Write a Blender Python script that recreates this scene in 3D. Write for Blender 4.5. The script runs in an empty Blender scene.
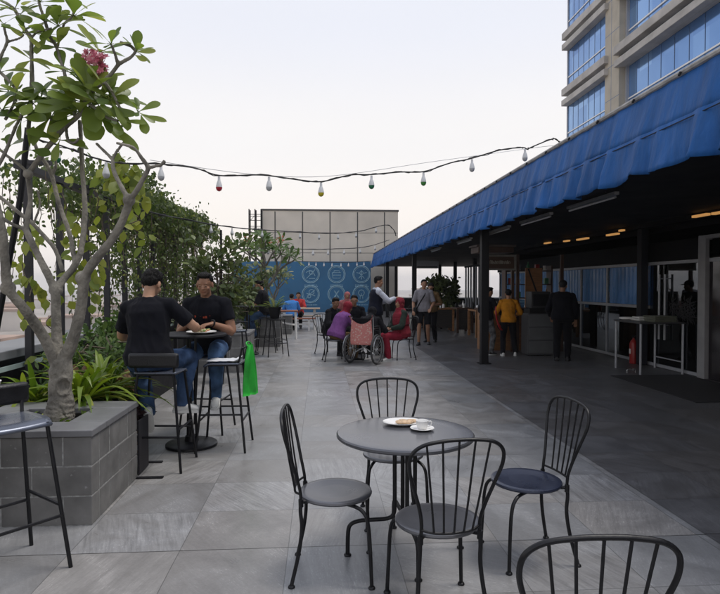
import bpy, math, random
from mathutils import Vector as V, Matrix, noise, Quaternion
random.seed(7)
sc = bpy.context.scene
COL = sc.collection
R = math.radians
# ------------------------------------------------------------------ camera model
F, CX, CY, W, H_ = 580.0, 360.0, 297.0, 720, 594
EYE = V((0, 0, 1.6))
YAW, PIT = math.atan(40 / F), math.atan(12 / F)
_f = V((math.sin(YAW) * math.cos(PIT), math.cos(YAW) * math.cos(PIT), -math.sin(PIT)))
_r = V((math.cos(YAW), -math.sin(YAW), 0))
_u = _r.cross(_f)
def ray(px, py): return _f * F + _r * (px - CX) + _u * (CY - py)
def G(px, py, z=0.0):
    d = ray(px, py); return EYE + d * ((z - EYE.z) / d.z)
def D(px, py, Y):
    d = ray(px, py); return EYE + d * (Y / d.y)
cam = bpy.data.cameras.new('camera'); cam_o = bpy.data.objects.new('camera', cam); COL.objects.link(cam_o)
cam.sensor_width = 36; cam.lens = 36 * F / W; cam.clip_start = 0.05; cam.clip_end = 4000
cam_o.location = EYE; cam_o.rotation_euler = (math.pi / 2 - PIT, 0, -YAW)
sc.camera = cam_o

# ------------------------------------------------------------------ materials
def newmat(name):
    m = bpy.data.materials.new(name); m.use_nodes = True
    return m, m.node_tree, m.node_tree.nodes['Principled BSDF']
def setspec(p, v):
    p.inputs['Specular IOR Level'].default_value = v
def mat(name, col, rough=.5, metal=0.0, var=.15, scale=8.0, bump=0.0, bscale=None, spec=.5, detail=5, stretch=None, rvar=.12, sheen=0):
    m, nt, p = newmat(name)
    N = nt.nodes; L = nt.links
    tc = N.new('ShaderNodeTexCoord'); mp = N.new('ShaderNodeMapping')
    L.new(tc.outputs['Object'], mp.inputs[0])
    if stretch: mp.inputs['Scale'].default_value = stretch
    nz = N.new('ShaderNodeTexNoise'); nz.inputs['Scale'].default_value = scale; nz.inputs['Detail'].default_value = detail
    L.new(mp.outputs[0], nz.inputs['Vector'])
    rp = N.new('ShaderNodeValToRGB')
    rp.color_ramp.elements[0].position = .3; rp.color_ramp.elements[1].position = .7
    rp.color_ramp.elements[0].color = (*[c * (1 - var) for c in col], 1)
    rp.color_ramp.elements[1].color = (*[min(1, c * (1 + var)) for c in col], 1)
    L.new(nz.outputs['Fac'], rp.inputs[0]); L.new(rp.outputs[0], p.inputs['Base Color'])
    mr = N.new('ShaderNodeMapRange'); mr.inputs[3].default_value = max(0.02, rough - rvar); mr.inputs[4].default_value = min(1, rough + rvar)
    L.new(nz.outputs['Fac'], mr.inputs[0]); L.new(mr.outputs[0], p.inputs['Roughness'])
    p.inputs['Metallic'].default_value = metal; setspec(p, spec)
    if sheen: p.inputs['Sheen Weight'].default_value = sheen
    if bump:
        n2 = N.new('ShaderNodeTexNoise'); n2.inputs['Scale'].default_value = bscale or scale * 4; n2.inputs['Detail'].default_value = 6
        L.new(mp.outputs[0], n2.inputs['Vector'])
        b = N.new('ShaderNodeBump'); b.inputs['Strength'].default_value = bump; b.inputs['Distance'].default_value = .02
        L.new(n2.outputs['Fac'], b.inputs['Height']); L.new(b.outputs[0], p.inputs['Normal'])
    return m
def leafmat(name, c1, c2, rough=.45, trans=.25, c3=None):
    m, nt, p = newmat(name); N = nt.nodes; L = nt.links
    at = N.new('ShaderNodeAttribute'); at.attribute_name = 'tint'
    rp = N.new('ShaderNodeValToRGB'); rp.color_ramp.elements[0].color = (*c1, 1); rp.color_ramp.elements[1].color = (*c2, 1)
    if c3:
        rp.color_ramp.elements[1].position = .8
        e = rp.color_ramp.elements.new(1.0); e.color = (*c3, 1)
    L.new(at.outputs['Fac'], rp.inputs[0]); L.new(rp.outputs[0], p.inputs['Base Color'])
    p.inputs['Roughness'].default_value = rough; setspec(p, .4)
    tr = N.new('ShaderNodeBsdfTranslucent'); mx = N.new('ShaderNodeMixShader'); mx.inputs[0].default_value = trans
    hs = N.new('ShaderNodeHueSaturation'); hs.inputs['Value'].default_value = 1.6; hs.inputs['Saturation'].default_value = 1.1
    L.new(rp.outputs[0], hs.inputs['Color']); L.new(hs.outputs[0], tr.inputs[0])
    L.new(p.outputs[0], mx.inputs[1]); L.new(tr.outputs[0], mx.inputs[2])
    L.new(mx.outputs[0], nt.nodes['Material Output'].inputs[0])
    return m
def emat(name, col, st):
    m, nt, p = newmat(name)
    p.inputs['Base Color'].default_value = (*col, 1); p.inputs['Emission Color'].default_value = (*col, 1)
    p.inputs['Emission Strength'].default_value = st; p.inputs['Roughness'].default_value = .4
    return m
def glassmat(name, tint, alpha, rough=.02):
    # window pane: see-through share + mirror-like share
    m, nt, p = newmat(name); N = nt.nodes; L = nt.links
    tr = N.new('ShaderNodeBsdfTransparent'); tr.inputs[0].default_value = (*tint, 1)
    gl = N.new('ShaderNodeBsdfGlossy'); gl.inputs['Roughness'].default_value = rough; gl.inputs[0].default_value = (.9, .95, 1, 1)
    fr = N.new('ShaderNodeFresnel'); fr.inputs[0].default_value = 1.5
    ad = N.new('ShaderNodeMath'); ad.operation = 'ADD'; ad.inputs[1].default_value = alpha; ad.use_clamp = True
    L.new(fr.outputs[0], ad.inputs[0])
    mx = N.new('ShaderNodeMixShader'); L.new(ad.outputs[0], mx.inputs[0])
    L.new(tr.outputs[0], mx.inputs[1]); L.new(gl.outputs[0], mx.inputs[2])
    L.new(mx.outputs[0], nt.nodes['Material Output'].inputs[0])
    return m

# ------------------------------------------------------------------ mesh builder
class MB:
    def __init__(s): s.v = []; s.f = []; s.tint = []; s.t = .5; s.m = []; s.mi = 0
    def av(s, p): s.v.append((p[0], p[1], p[2])); s.tint.append(s.t); return len(s.v) - 1
    def af(s, *i): s.f.append(tuple(i)); s.m.append(s.mi)
    def box(s, a, b, rot=None, c=None):
        x0, y0, z0 = [min(a[i], b[i]) for i in range(3)]; x1, y1, z1 = [max(a[i], b[i]) for i in range(3)]
        P = [(x0,y0,z0),(x1,y0,z0),(x1,y1,z0),(x0,y1,z0),(x0,y0,z1),(x1,y0,z1),(x1,y1,z1),(x0,y1,z1)]
        if rot is not None:
            c = V(c) if c is not None else V(((x0+x1)/2,(y0+y1)/2,(z0+z1)/2))
            P = [rot @ (V(p) - c) + c for p in P]
        i = [s.av(p) for p in P]
        for q in ((0,3,2,1),(4,5,6,7),(0,1,5,4),(1,2,6,5),(2,3,7,6),(3,0,4,7)): s.af(*[i[k] for k in q])
        return s
    def quad(s, a, b, c, d): s.af(s.av(a), s.av(b), s.av(c), s.av(d)); return s
    def tube(s, pts, rad, n=8, cap=True, flat=1.0, up=None):
        pts = [V(p) for p in pts]
        if not hasattr(rad, '__len__'): rad = [rad] * len(pts)
        T = []
        for i in range(len(pts)):
            d = pts[min(i+1, len(pts)-1)] - pts[max(i-1, 0)]
            T.append(d.normalized() if d.length > 1e-9 else V((0,0,1)))
        u = V(up) if up else (V((0,0,1)) if abs(T[0].z) < .9 else V((1,0,0)))
        u = (u - T[0] * u.dot(T[0])).normalized()
        rings = []
        for i, p in enumerate(pts):
            u = (u - T[i] * u.dot(T[i]))
            u = u.normalized() if u.length > 1e-6 else T[i].orthogonal().normalized()
            w = T[i].cross(u)
            rings.append([s.av(p + (u * math.cos(2*math.pi*k/n) * flat + w * math.sin(2*math.pi*k/n)) * rad[i]) for k in range(n)])
        for a, b in zip(rings, rings[1:]):
            for k in range(n): s.af(a[k], a[(k+1) % n], b[(k+1) % n], b[k])
        if cap:
            s.af(*rings[0][::-1]); s.af(*rings[-1])
        return s
    def loft(s, secs, n=16):
        # secs: (centre, xaxis vector, yaxis vector) closed ellipses
        rings = []
        for c, a, b in secs:
            rings.append([s.av(V(c) + V(a) * math.cos(2*math.pi*k/n) + V(b) * math.sin(2*math.pi*k/n)) for k in range(n)])
        for a, b in zip(rings, rings[1:]):
            for k in range(n): s.af(a[k], a[(k+1) % n], b[(k+1) % n], b[k])
        s.af(*rings[0][::-1]); s.af(*rings[-1]); return s
    def ell(s, c, r, M=None, nu=14, nv=9):
        c = V(c); M = M or Matrix.Identity(3)
        top = s.av(c + M @ V((0,0,r[2]))); rings = []
        for j in range(1, nv):
            th = math.pi * j / nv
            rings.append([s.av(c + M @ V((r[0]*math.sin(th)*math.cos(2*math.pi*k/nu), r[1]*math.sin(th)*math.sin(2*math.pi*k/nu), r[2]*math.cos(th)))) for k in range(nu)])
        bot = s.av(c + M @ V((0,0,-r[2])))
        for k in range(nu): s.af(top, rings[0][k], rings[0][(k+1) % nu])
        for a, b in zip(rings, rings[1:]):
            for k in range(nu): s.af(a[k], b[k], b[(k+1) % nu], a[(k+1) % nu])
        for k in range(nu): s.af(rings[-1][k], bot, rings[-1][(k+1) % nu])
        return s
    def lathe(s, prof, n=32, c=(0,0,0), sx=1, sy=1):
        c = V(c); rings = []
        for r, z in prof:
            if r < 1e-6: rings.append([s.av(c + V((0,0,z)))])
            else: rings.append([s.av(c + V((r*sx*math.cos(2*math.pi*k/n), r*sy*math.sin(2*math.pi*k/n), z))) for k in range(n)])
        for a, b in zip(rings, rings[1:]):
            for k in range(n):
                k2 = (k+1) % n
                if len(a) == 1 and len(b) == 1: continue
                if len(a) == 1: s.af(a[0], b[k], b[k2])
                elif len(b) == 1: s.af(a[k], a[k2], b[0])
                else: s.af(a[k], a[k2], b[k2], b[k])
        return s
    def leaf(s, p, d, nrm, L, wd, curl=.15, shape='ob', fold=.12):
        # leaf blade: 2 columns of quads with a folded midrib
        d = d.normalized(); side = d.cross(nrm)
        side = side.normalized() if side.length > 1e-6 else d.orthogonal().normalized()
        n = side.cross(d)
        prof = {'ob': ((0,.06),(.2,.30),(.4,.66),(.58,.93),(.72,1.0),(.85,.86),(.94,.55),(1,.05)), 'la': ((0,.3),(.3,1.),(.65,.75),(1,.03)), 'el': ((0,.1),(.35,1.),(.7,.85),(1,.05)), 'st': ((0,.6),(.3,1.),(.6,.9),(.85,.5),(1,.03))}[shape]
        prev = None
        for t, w in prof:
            c = p + d * (L * t) - n * (curl * L * t * t)
            h = w * wd * .5
            row = [s.av(c + side * h + n * (fold * h)), s.av(c), s.av(c - side * h + n * (fold * h))]
            if prev: s.af(prev[0], prev[1], row[1], row[0]); s.af(prev[1], prev[2], row[2], row[1])
            prev = row
        return s
    def build(s, name, mt, parent=None, smooth=True, loc=None, bevel=0, tint=False, sharp=40):
        me = bpy.data.meshes.new(name); me.from_pydata(s.v, [], s.f)
        mts = mt if isinstance(mt, (list, tuple)) else [mt]
        for k in mts: me.materials.append(k)
        if len(mts) > 1: me.polygons.foreach_set('material_index', s.m)
        if tint:
            at = me.attributes.new('tint', 'FLOAT', 'POINT'); at.data.foreach_set('value', s.tint)
        me.update()
        if smooth:
            me.polygons.foreach_set('use_smooth', [True] * len(me.polygons))
            if sharp and len(me.edges) < 60000: me.set_sharp_from_angle(angle=R(sharp))
        o = bpy.data.objects.new(name, me); COL.objects.link(o)
        if parent is not None: o.parent = parent
        if loc is not None: o.location = loc
        if bevel:
            b = o.modifiers.new('edge', 'BEVEL'); b.width = bevel; b.segments = 2; b.limit_method = 'ANGLE'
        return o
def tag(o, label=None, cat=None, group=None, kind=None):
    if label: o['label'] = label
    if cat: o['category'] = cat
    if group: o['group'] = group
    if kind: o['kind'] = kind
    return o
def thing(name, label, cat, loc=(0,0,0), rz=0, group=None):
    o = bpy.data.objects.new(name, None); COL.objects.link(o); o.empty_display_size = .1
    o.location = loc; o.rotation_euler = (0, 0, rz)
    return tag(o, label, cat, group)
KIDS = {}
def copy_tree(o, parent=None):
    c = o.copy(); COL.objects.link(c)
    if parent is not None: c.parent = parent
    for ch in [x for x in list(o.children)]: copy_tree(ch, c)
    return c
def dup(src, loc, rz, label, group=None):
    c = copy_tree(src); c.location = loc; c.rotation_euler = (0, 0, rz); c['label'] = label
    if group: c['group'] = group
    return c
def fuse(mb, name, mt, parent=None, voxel=.01, smooth_it=2, wrinkle=0, wscale=9, colour=None, keep=None):
    """melt overlapping closed shells into one continuous skin"""
    me = bpy.data.meshes.new(name); me.from_pydata(mb.v, [], mb.f); me.update()
    o = bpy.data.objects.new(name, me); COL.objects.link(o)
    r = o.modifiers.new('melt', 'REMESH'); r.mode = 'VOXEL'; r.voxel_size = voxel; r.use_smooth_shade = True
    if smooth_it:
        k = o.modifiers.new('relax', 'SMOOTH'); k.factor = .5; k.iterations = smooth_it
    bpy.context.view_layer.update()
    ev = o.evaluated_get(bpy.context.evaluated_depsgraph_get())
    nm = bpy.data.meshes.new_from_object(ev)
    o.modifiers.clear(); o.data = nm; bpy.data.meshes.remove(me); nm.name = name
    nm.materials.clear(); nm.materials.append(mt)
    if wrinkle:
        nv = [tuple(v.normal) for v in nm.vertices]
        for v, n in zip(nm.vertices, nv):
            p = v.co
            a = noise.noise(V((p.x*wscale, p.y*wscale, p.z*wscale*.55)))
            b = noise.noise(V((p.x*wscale*2.3+7, p.y*wscale*2.3, p.z*wscale*1.1 + p.x*9)))
            rdg = 1 - abs(b) * 2
            v.co = p + V(n) * wrinkle * (a * .8 + rdg * .5)
    if colour:
        at = nm.attributes.new('skin', 'FLOAT_COLOR', 'POINT')
        buf = []
        for v in nm.vertices: buf.extend(colour(v.co))
        at.data.foreach_set('color', buf)
    nm.polygons.foreach_set('use_smooth', [True] * len(nm.polygons)); nm.update()
    if parent is not None: o.parent = parent
    return o
def bez(pts, n=6):
    """Catmull-Rom through the points"""
    pts = [V(p) for p in pts]; out = []
    for i in range(len(pts) - 1):
        p0, p1, p2, p3 = pts[max(i-1,0)], pts[i], pts[i+1], pts[min(i+2, len(pts)-1)]
        for k in range(n):
            t = k / n
            out.append(.5 * ((2*p1) + (p2-p0)*t + (2*p0-5*p1+4*p2-p3)*t*t + (3*p1-p0-3*p2+p3)*t**3))
    out.append(pts[-1]); return out
def rnd(a, b): return random.uniform(a, b)
def rvec(): 
    while 1:
        p = V((rnd(-1,1), rnd(-1,1), rnd(-1,1)))
        if .05 < p.length < 1: return p

# palette
M = {}
M['iron'] = mat('black_painted_iron', (.008,.008,.010), .42, 0, .35, 30, .05, spec=.35)
M['seat_iron'] = mat('charcoal_seat_sheet', (.105,.108,.122), .29, .45, .12, 5, 0, spec=.6, rvar=.08)
M['top_iron'] = mat('charcoal_table_sheet', (.14,.143,.158), .25, .5, .16, 4, 0, spec=.6, rvar=.09)
M['black'] = mat('matt_black', (.007,.007,.009), .6, 0, .3, 10, spec=.3)
M['pad'] = mat('black_vinyl', (.005,.005,.0065), .45, 0, .3, 14, .15, 90)
M['white'] = mat('white_ceramic', (.8,.79,.77), .25, 0, .04, 6)
M['steel'] = mat('brushed_steel', (.5,.51,.52), .35, .9, .1, 30)
M['frame'] = mat('silver_frame', (.40,.41,.44), .45, .2, .1, 20)
M['wood'] = mat('orange_wood', (.30,.14,.055), .5, 0, .3, 6, .1, 40, stretch=(1,1,8))
M['lightwood'] = mat('pale_timber', (.36,.27,.19), .6, 0, .25, 6, .1, 40, stretch=(8,1,8))
M['darkwood'] = mat('brown_wood', (.07,.035,.022), .5, 0, .3, 6, .1, 40, stretch=(1,1,8))
M['redwood'] = mat('reddish_board', (.30,.12,.075), .6, 0, .25, 6, .1, 40, stretch=(1,8,8))
M['soil'] = mat('dark_soil', (.03,.022,.016), .95, 0, .5, 25, .8, 60)
M['bark'] = mat('grey_bark', (.20,.185,.155), .85, 0, .5, 9, .9, 46, stretch=(1,1,.6))
M['bark2'] = mat('brown_bark', (.09,.07,.05), .85, 0, .35, 12, .4, 40)
M['navy'] = mat('dark_navy_paint', (.005,.006,.012), .6, 0, .2, 3)
M['red'] = mat('red_paint', (.30,.016,.016), .35, 0, .1, 5)
# ------------------------------------------------------------------ people
def skinmat(name, k=1.0):
    m, nt, p = newmat(name); N = nt.nodes; L = nt.links
    at = N.new('ShaderNodeAttribute'); at.attribute_name = 'skin'
    tc = N.new('ShaderNodeTexCoord'); nz = N.new('ShaderNodeTexNoise'); nz.inputs['Scale'].default_value = 22; nz.inputs['Detail'].default_value = 5
    L.new(tc.outputs['Object'], nz.inputs['Vector'])
    mr = N.new('ShaderNodeMapRange'); mr.inputs[3].default_value = .82 * k; mr.inputs[4].default_value = 1.15 * k; L.new(nz.outputs['Fac'], mr.inputs[0])
    vm = N.new('ShaderNodeVectorMath'); vm.operation = 'SCALE'; L.new(at.outputs['Color'], vm.inputs[0]); L.new(mr.outputs[0], vm.inputs['Scale'])
    L.new(vm.outputs[0], p.inputs['Base Color']); p.inputs['Roughness'].default_value = .5; setspec(p, .4)
    p.inputs['Subsurface Weight'].default_value = .08; p.inputs['Subsurface Radius'].default_value = (.02, .008, .004)
    return m
M['skin'] = skinmat('skin')
M['hair'] = mat('black_hair', (.006,.005,.005), .6, 0, .4, 60, .6, 120, stretch=(1,1,.3), spec=.2)
def cloth(name, col, var=.14, rough=.85, bump=.25, scale=18):
    return mat(name, col, rough, 0, var, scale, bump, 260, spec=.12, sheen=.03)
M['tee'] = cloth('black_cotton', (.0065,.007,.011))
M['denim'] = mat('blue_denim', (.06,.115,.225), .85, 0, .55, 6, .35, 300, spec=.2)
M['denim2'] = mat('dark_denim', (.04,.075,.155), .85, 0, .55, 6, .35, 300, spec=.2)
M['maroon'] = cloth('maroon_cloth', (.22,.022,.035))
M['redcloth'] = cloth('red_trouser_cloth', (.26,.02,.04))
M['purple'] = cloth('purple_cloth', (.19,.07,.235))
M['darkcloth'] = cloth('charcoal_cloth', (.010,.010,.013))
M['greencloth'] = cloth('dark_green_cloth', (.025,.035,.028))
M['greycloth'] = cloth('grey_shirt_cloth', (.24,.23,.25))
M['whitecloth'] = cloth('white_shirt_cloth', (.55,.58,.66))
M['vest'] = cloth('navy_vest_cloth', (.012,.014,.026))
M['mustard'] = cloth('mustard_jersey', (.50,.20,.015))
M['pinkcloth'] = cloth('dusty_pink_cloth', (.38,.13,.13))
M['bluecloth'] = cloth('sky_blue_cloth', (.06,.22,.58))
M['redshirt'] = cloth('bright_red_cloth', (.5,.05,.05))
M['lime'] = cloth('lime_green_cloth', (.30,.32,.05))
M['olive'] = cloth('olive_brown_cloth', (.16,.10,.045))
M['camo'] = mat('patterned_trouser_cloth', (.10,.10,.105), .9, 0, .9, 14)
M['sole'] = mat('white_rubber', (.65,.65,.63), .6, 0, .08, 12)
M['shoe_dark'] = mat('dark_trainer', (.03,.03,.032), .7, 0, .4, 20)
M['eye'] = mat('dark_eye', (.02,.012,.01), .2)

def ik(a, t, l1, l2, hint):
    a, t = V(a), V(t); d = t - a; L = min(d.length, (l1 + l2) * .998); dn = d.normalized()
    t2 = a + dn * L
    x = (L*L + l1*l1 - l2*l2) / (2*L); h = math.sqrt(max(l1*l1 - x*x, 1e-6))
    hv = V(hint) - dn * V(hint).dot(dn)
    hv = hv.normalized() if hv.length > 1e-5 else dn.orthogonal()
    return a + dn * x + hv * h, t2
def rotm(yaw=0, pitch=0, roll=0):
    return (Matrix.Rotation(yaw, 3, 'Z') @ Matrix.Rotation(-pitch, 3, 'X') @ Matrix.Rotation(roll, 3, 'Y'))

class Pose:
    """person-local: faces +Y, right hand side +X, ground z = 0"""
    def __init__(s, h=1.7, pelvis=(0,0,.93), lean=0, side=0, twist=0, head=(0,0,0), hands=None, feet=None, elbow=None, knee=None, fdir=None, bulk=1.0, curl=.6, footdir=None, handn=None):
        s.h = h; k = h / 1.7; s.k = k; s.bulk = bulk
        s.p = V(pelvis)
        up = V((math.sin(side), math.sin(lean) * math.cos(side), math.cos(lean) * math.cos(side)))
        up2 = V((math.sin(side), math.sin(lean * 1.35) * math.cos(side), math.cos(lean * 1.35) * math.cos(side)))
        s.waist = s.p + up * .17 * k; s.chest = s.waist + up2 * .19 * k
        s.neck = s.chest + up2 * .145 * k; s.up = up2
        tw = Matrix.Rotation(twist, 3, 'Z'); s.sx = (tw @ V((1, 0, 0))); s.sx = (s.sx - up2 * s.sx.dot(up2)).normalized()
        s.px = V((1, 0, 0)); s.HM = rotm(*head)
        s.headc = s.neck + (up2 * .4 + (s.HM @ V((0, 0, 1))) * .6).normalized() * .155 * k + (s.HM @ V((0, .02, 0))) * k
        sw = .176 * k * (1 + (bulk - 1) * .5)
        s.sh = {q: s.neck - up2 * .060 * k + s.sx * (q * sw) for q in (-1, 1)}
        s.hip = {q: s.p + V((q * .09 * k, 0, -.02 * k)) for q in (-1, 1)}
        la, lf, lt, ls = .29 * k, .255 * k, .43 * k, .42 * k
        s.el, s.wr, s.kn, s.an = {}, {}, {}, {}
        hands = hands or {}; feet = feet or {}; elbow = elbow or {}; knee = knee or {}
        for q in (-1, 1):
            t = hands.get(q, s.sh[q] + V((q * .06, .08, -.50)) * k)
            s.el[q], s.wr[q] = ik(s.sh[q], t, la, lf, elbow.get(q, (q * .5, -.6, -.5)))
            ft = feet.get(q, V((q * .1, 0, .085 * k)))
            s.kn[q], s.an[q] = ik(s.hip[q], ft, lt, ls, knee.get(q, (q * .05, 1, .2)))
        s.hd = {q: V(fdir[q]).normalized() if fdir and q in fdir else (s.wr[q] - s.el[q]).normalized() for q in (-1, 1)}
        s.hn = {q: V(handn[q]) if handn and q in handn else V((0, 0, -1)) for q in (-1, 1)}
        s.fd = {q: V(footdir[q]).normalized() if footdir and q in footdir else V((q * .15, 1, -.06)).normalized() for q in (-1, 1)}
        s.curl = curl
    def torso_secs(s, g=0.0, top=True):
        k, b = s.k, s.bulk
        y = lambda x: None
        secs = []
        def sec(c, xa, up, rx, ry):
            ya = up.cross(xa).normalized(); secs.append((c, xa * (rx * k * b + g), ya * (ry * k * b + g)))
        u0 = (s.waist - s.p).normalized(); u1 = s.up
        mx = (s.px + s.sx).normalized()
        sec(s.p - u0 * .11 * k, s.px, u0, .10, .085); sec(s.p - u0 * .06 * k, s.px, u0, .15, .115); sec(s.p + u0 * .02 * k, s.px, u0, .165, .122)
        sec(s.waist - u0 * .05 * k, mx, u0, .152, .115); sec(s.waist + u0 * .03 * k, mx, u0, .146, .112)
        sec(s.chest - u1 * .08 * k, s.sx, u1, .160, .118); sec(s.chest + u1 * .02 * k, s.sx, u1, .172, .120)
        sec(s.chest + u1 * .085 * k, s.sx, u1, .168, .098); sec(s.neck - u1 * .015 * k, s.sx, u1, .11, .07)
        if top: sec(s.neck + u1 * .02 * k, s.sx, u1, .062, .06)
        return secs
def arm(mb, s, q, g=0.0, upto=1.0, r=(.056,.050,.041,.043,.028)):
    k = s.k * (1 + (s.bulk - 1) * .6); A, E, Wr = s.sh[q], s.el[q], s.wr[q]
    inn = A - s.sx * (q * .05 * k)
    pts = [inn, A, A.lerp(E, .45), E, E.lerp(Wr, .3), Wr]
    rr = [r[0] * .95, r[0], r[1], r[2], r[3], r[4]]
    pts = [pts[0]] + bez(pts[1:], 4); rs = [rr[0]]
    for i in range(4):
        for j in range(4): rs.append(rr[1+i] + (rr[2+i] - rr[1+i]) * j / 4)
    rs.append(rr[5]); n = len(pts)
    m = max(3, int(n * upto))
    pts, rs = pts[:m], rs[:m]
    mb.tube(pts, [x * k + g for x in rs], 12)
def leg(mb, s, q, g=0.0, upto=1.0, end=None, r=(.092,.078,.056,.058,.040)):
    k = s.k * (1 + (s.bulk - 1) * .5); A, K, B = s.hip[q], s.kn[q], s.an[q]
    raw = [A, A.lerp(K, .45), K, K.lerp(B, .32), B]
    pts = bez(raw, 4); rs = []
    for i in range(4):
        for j in range(4): rs.append(r[i] + (r[i+1] - r[i]) * j / 4)
    rs.append(r[4]); m = max(3, int(len(pts) * upto)); pts, rs = pts[:m], rs[:m]
    rs = [x * k + g for x in rs]
    if end:
        rs[-1] = end; rs[-2] = (rs[-2] + end) / 2
        if upto > .9: pts.append(pts[-1] + (pts[-1] - pts[-2]).normalized() * .028 * k); rs.append(end * .98)
    mb.tube(pts, rs, 12)
def hand(mb, s, q):
    k = s.k; d = s.hd[q]; n = s.hn[q]; n = (n - d * n.dot(d)); n = n.normalized() if n.length > 1e-4 else d.orthogonal().normalized()
    x = d.cross(n).normalized() * (1 if True else -1)
    x = x if x.dot(V((q, 0, 0))) < 0 else -x       # thumb towards the body's middle
    o = s.wr[q]
    mb.loft([(o - d * .01 * k, x * .024 * k, n * .018 * k), (o + d * .03 * k, x * .034 * k, n * .017 * k), (o + d * .065 * k, x * .040 * k, n * .015 * k), (o + d * .092 * k, x * .037 * k, n * .012 * k)], 12)
    for i, (off, L) in enumerate(((.029, .068), (.0095, .078), (-.010, .072), (-.029, .056))):
        a = o + d * .084 * k + x * off * k; c = s.curl * (1 + .12 * i)
        d1 = (d * math.cos(c * .5) + n * math.sin(c * .5) + x * off * 2.5).normalized(); d2 = (d * math.cos(c * 1.2) + n * math.sin(c * 1.2)).normalized(); d3 = (d * math.cos(c * 1.8) + n * math.sin(c * 1.8)).normalized()
        p1 = a + d1 * L * .45 * k; p2 = p1 + d2 * L * .32 * k; p3 = p2 + d3 * L * .23 * k
        mb.tube([a - d * .015 * k, a, p1, p2, p3], [.0095*k, .0095*k, .0088*k, .008*k, .0065*k], 8)
    a = o + d * .028 * k + x * .026 * k; t1 = (x * .75 + d * .6 + n * .25).normalized(); t2 = (d * .85 + x * .25 + n * .3).normalized()
    mb.tube([a - x * .014 * k, a + t1 * .034 * k, a + t1 * .034 * k + t2 * .030 * k, a + t1 * .034 * k + t2 * .052 * k], [.014*k, .0115*k, .0098*k, .007*k], 8)
def head_geo(mb, s):
    k = s.k; c = s.headc; Hm = s.HM
    def e(p, r): mb.ell(c + Hm @ (V(p) * k), V(r) * k, Hm)
    e((0, -.010, .030), (.076, .094, .084)); e((0, .022, -.030), (.060, .068, .080)); e((0, .052, -.082), (.032, .032, .026))
    e((0, .083, -.012), (.012, .018, .024)); e((0, .093, -.024), (.016, .014, .011)); e((0, .067, .026), (.050, .018, .013))
    for q in (-1, 1):
        e((q * .078, -.008, -.008), (.010, .020, .031)); e((q * .038, .062, -.022), (.022, .022, .018)); e((q * .030, .076, .003), (.014, .010, .008))
    e((0, .080, -.050), (.024, .012, .007)); e((0, .078, -.060), (.020, .012, .007))
    mb.tube([s.neck - s.up * .04 * k, s.neck + s.up * .02 * k, c + Hm @ V((0, -.015, -.03)) * k], [.060*k, .054*k, .052*k], 12)
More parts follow.
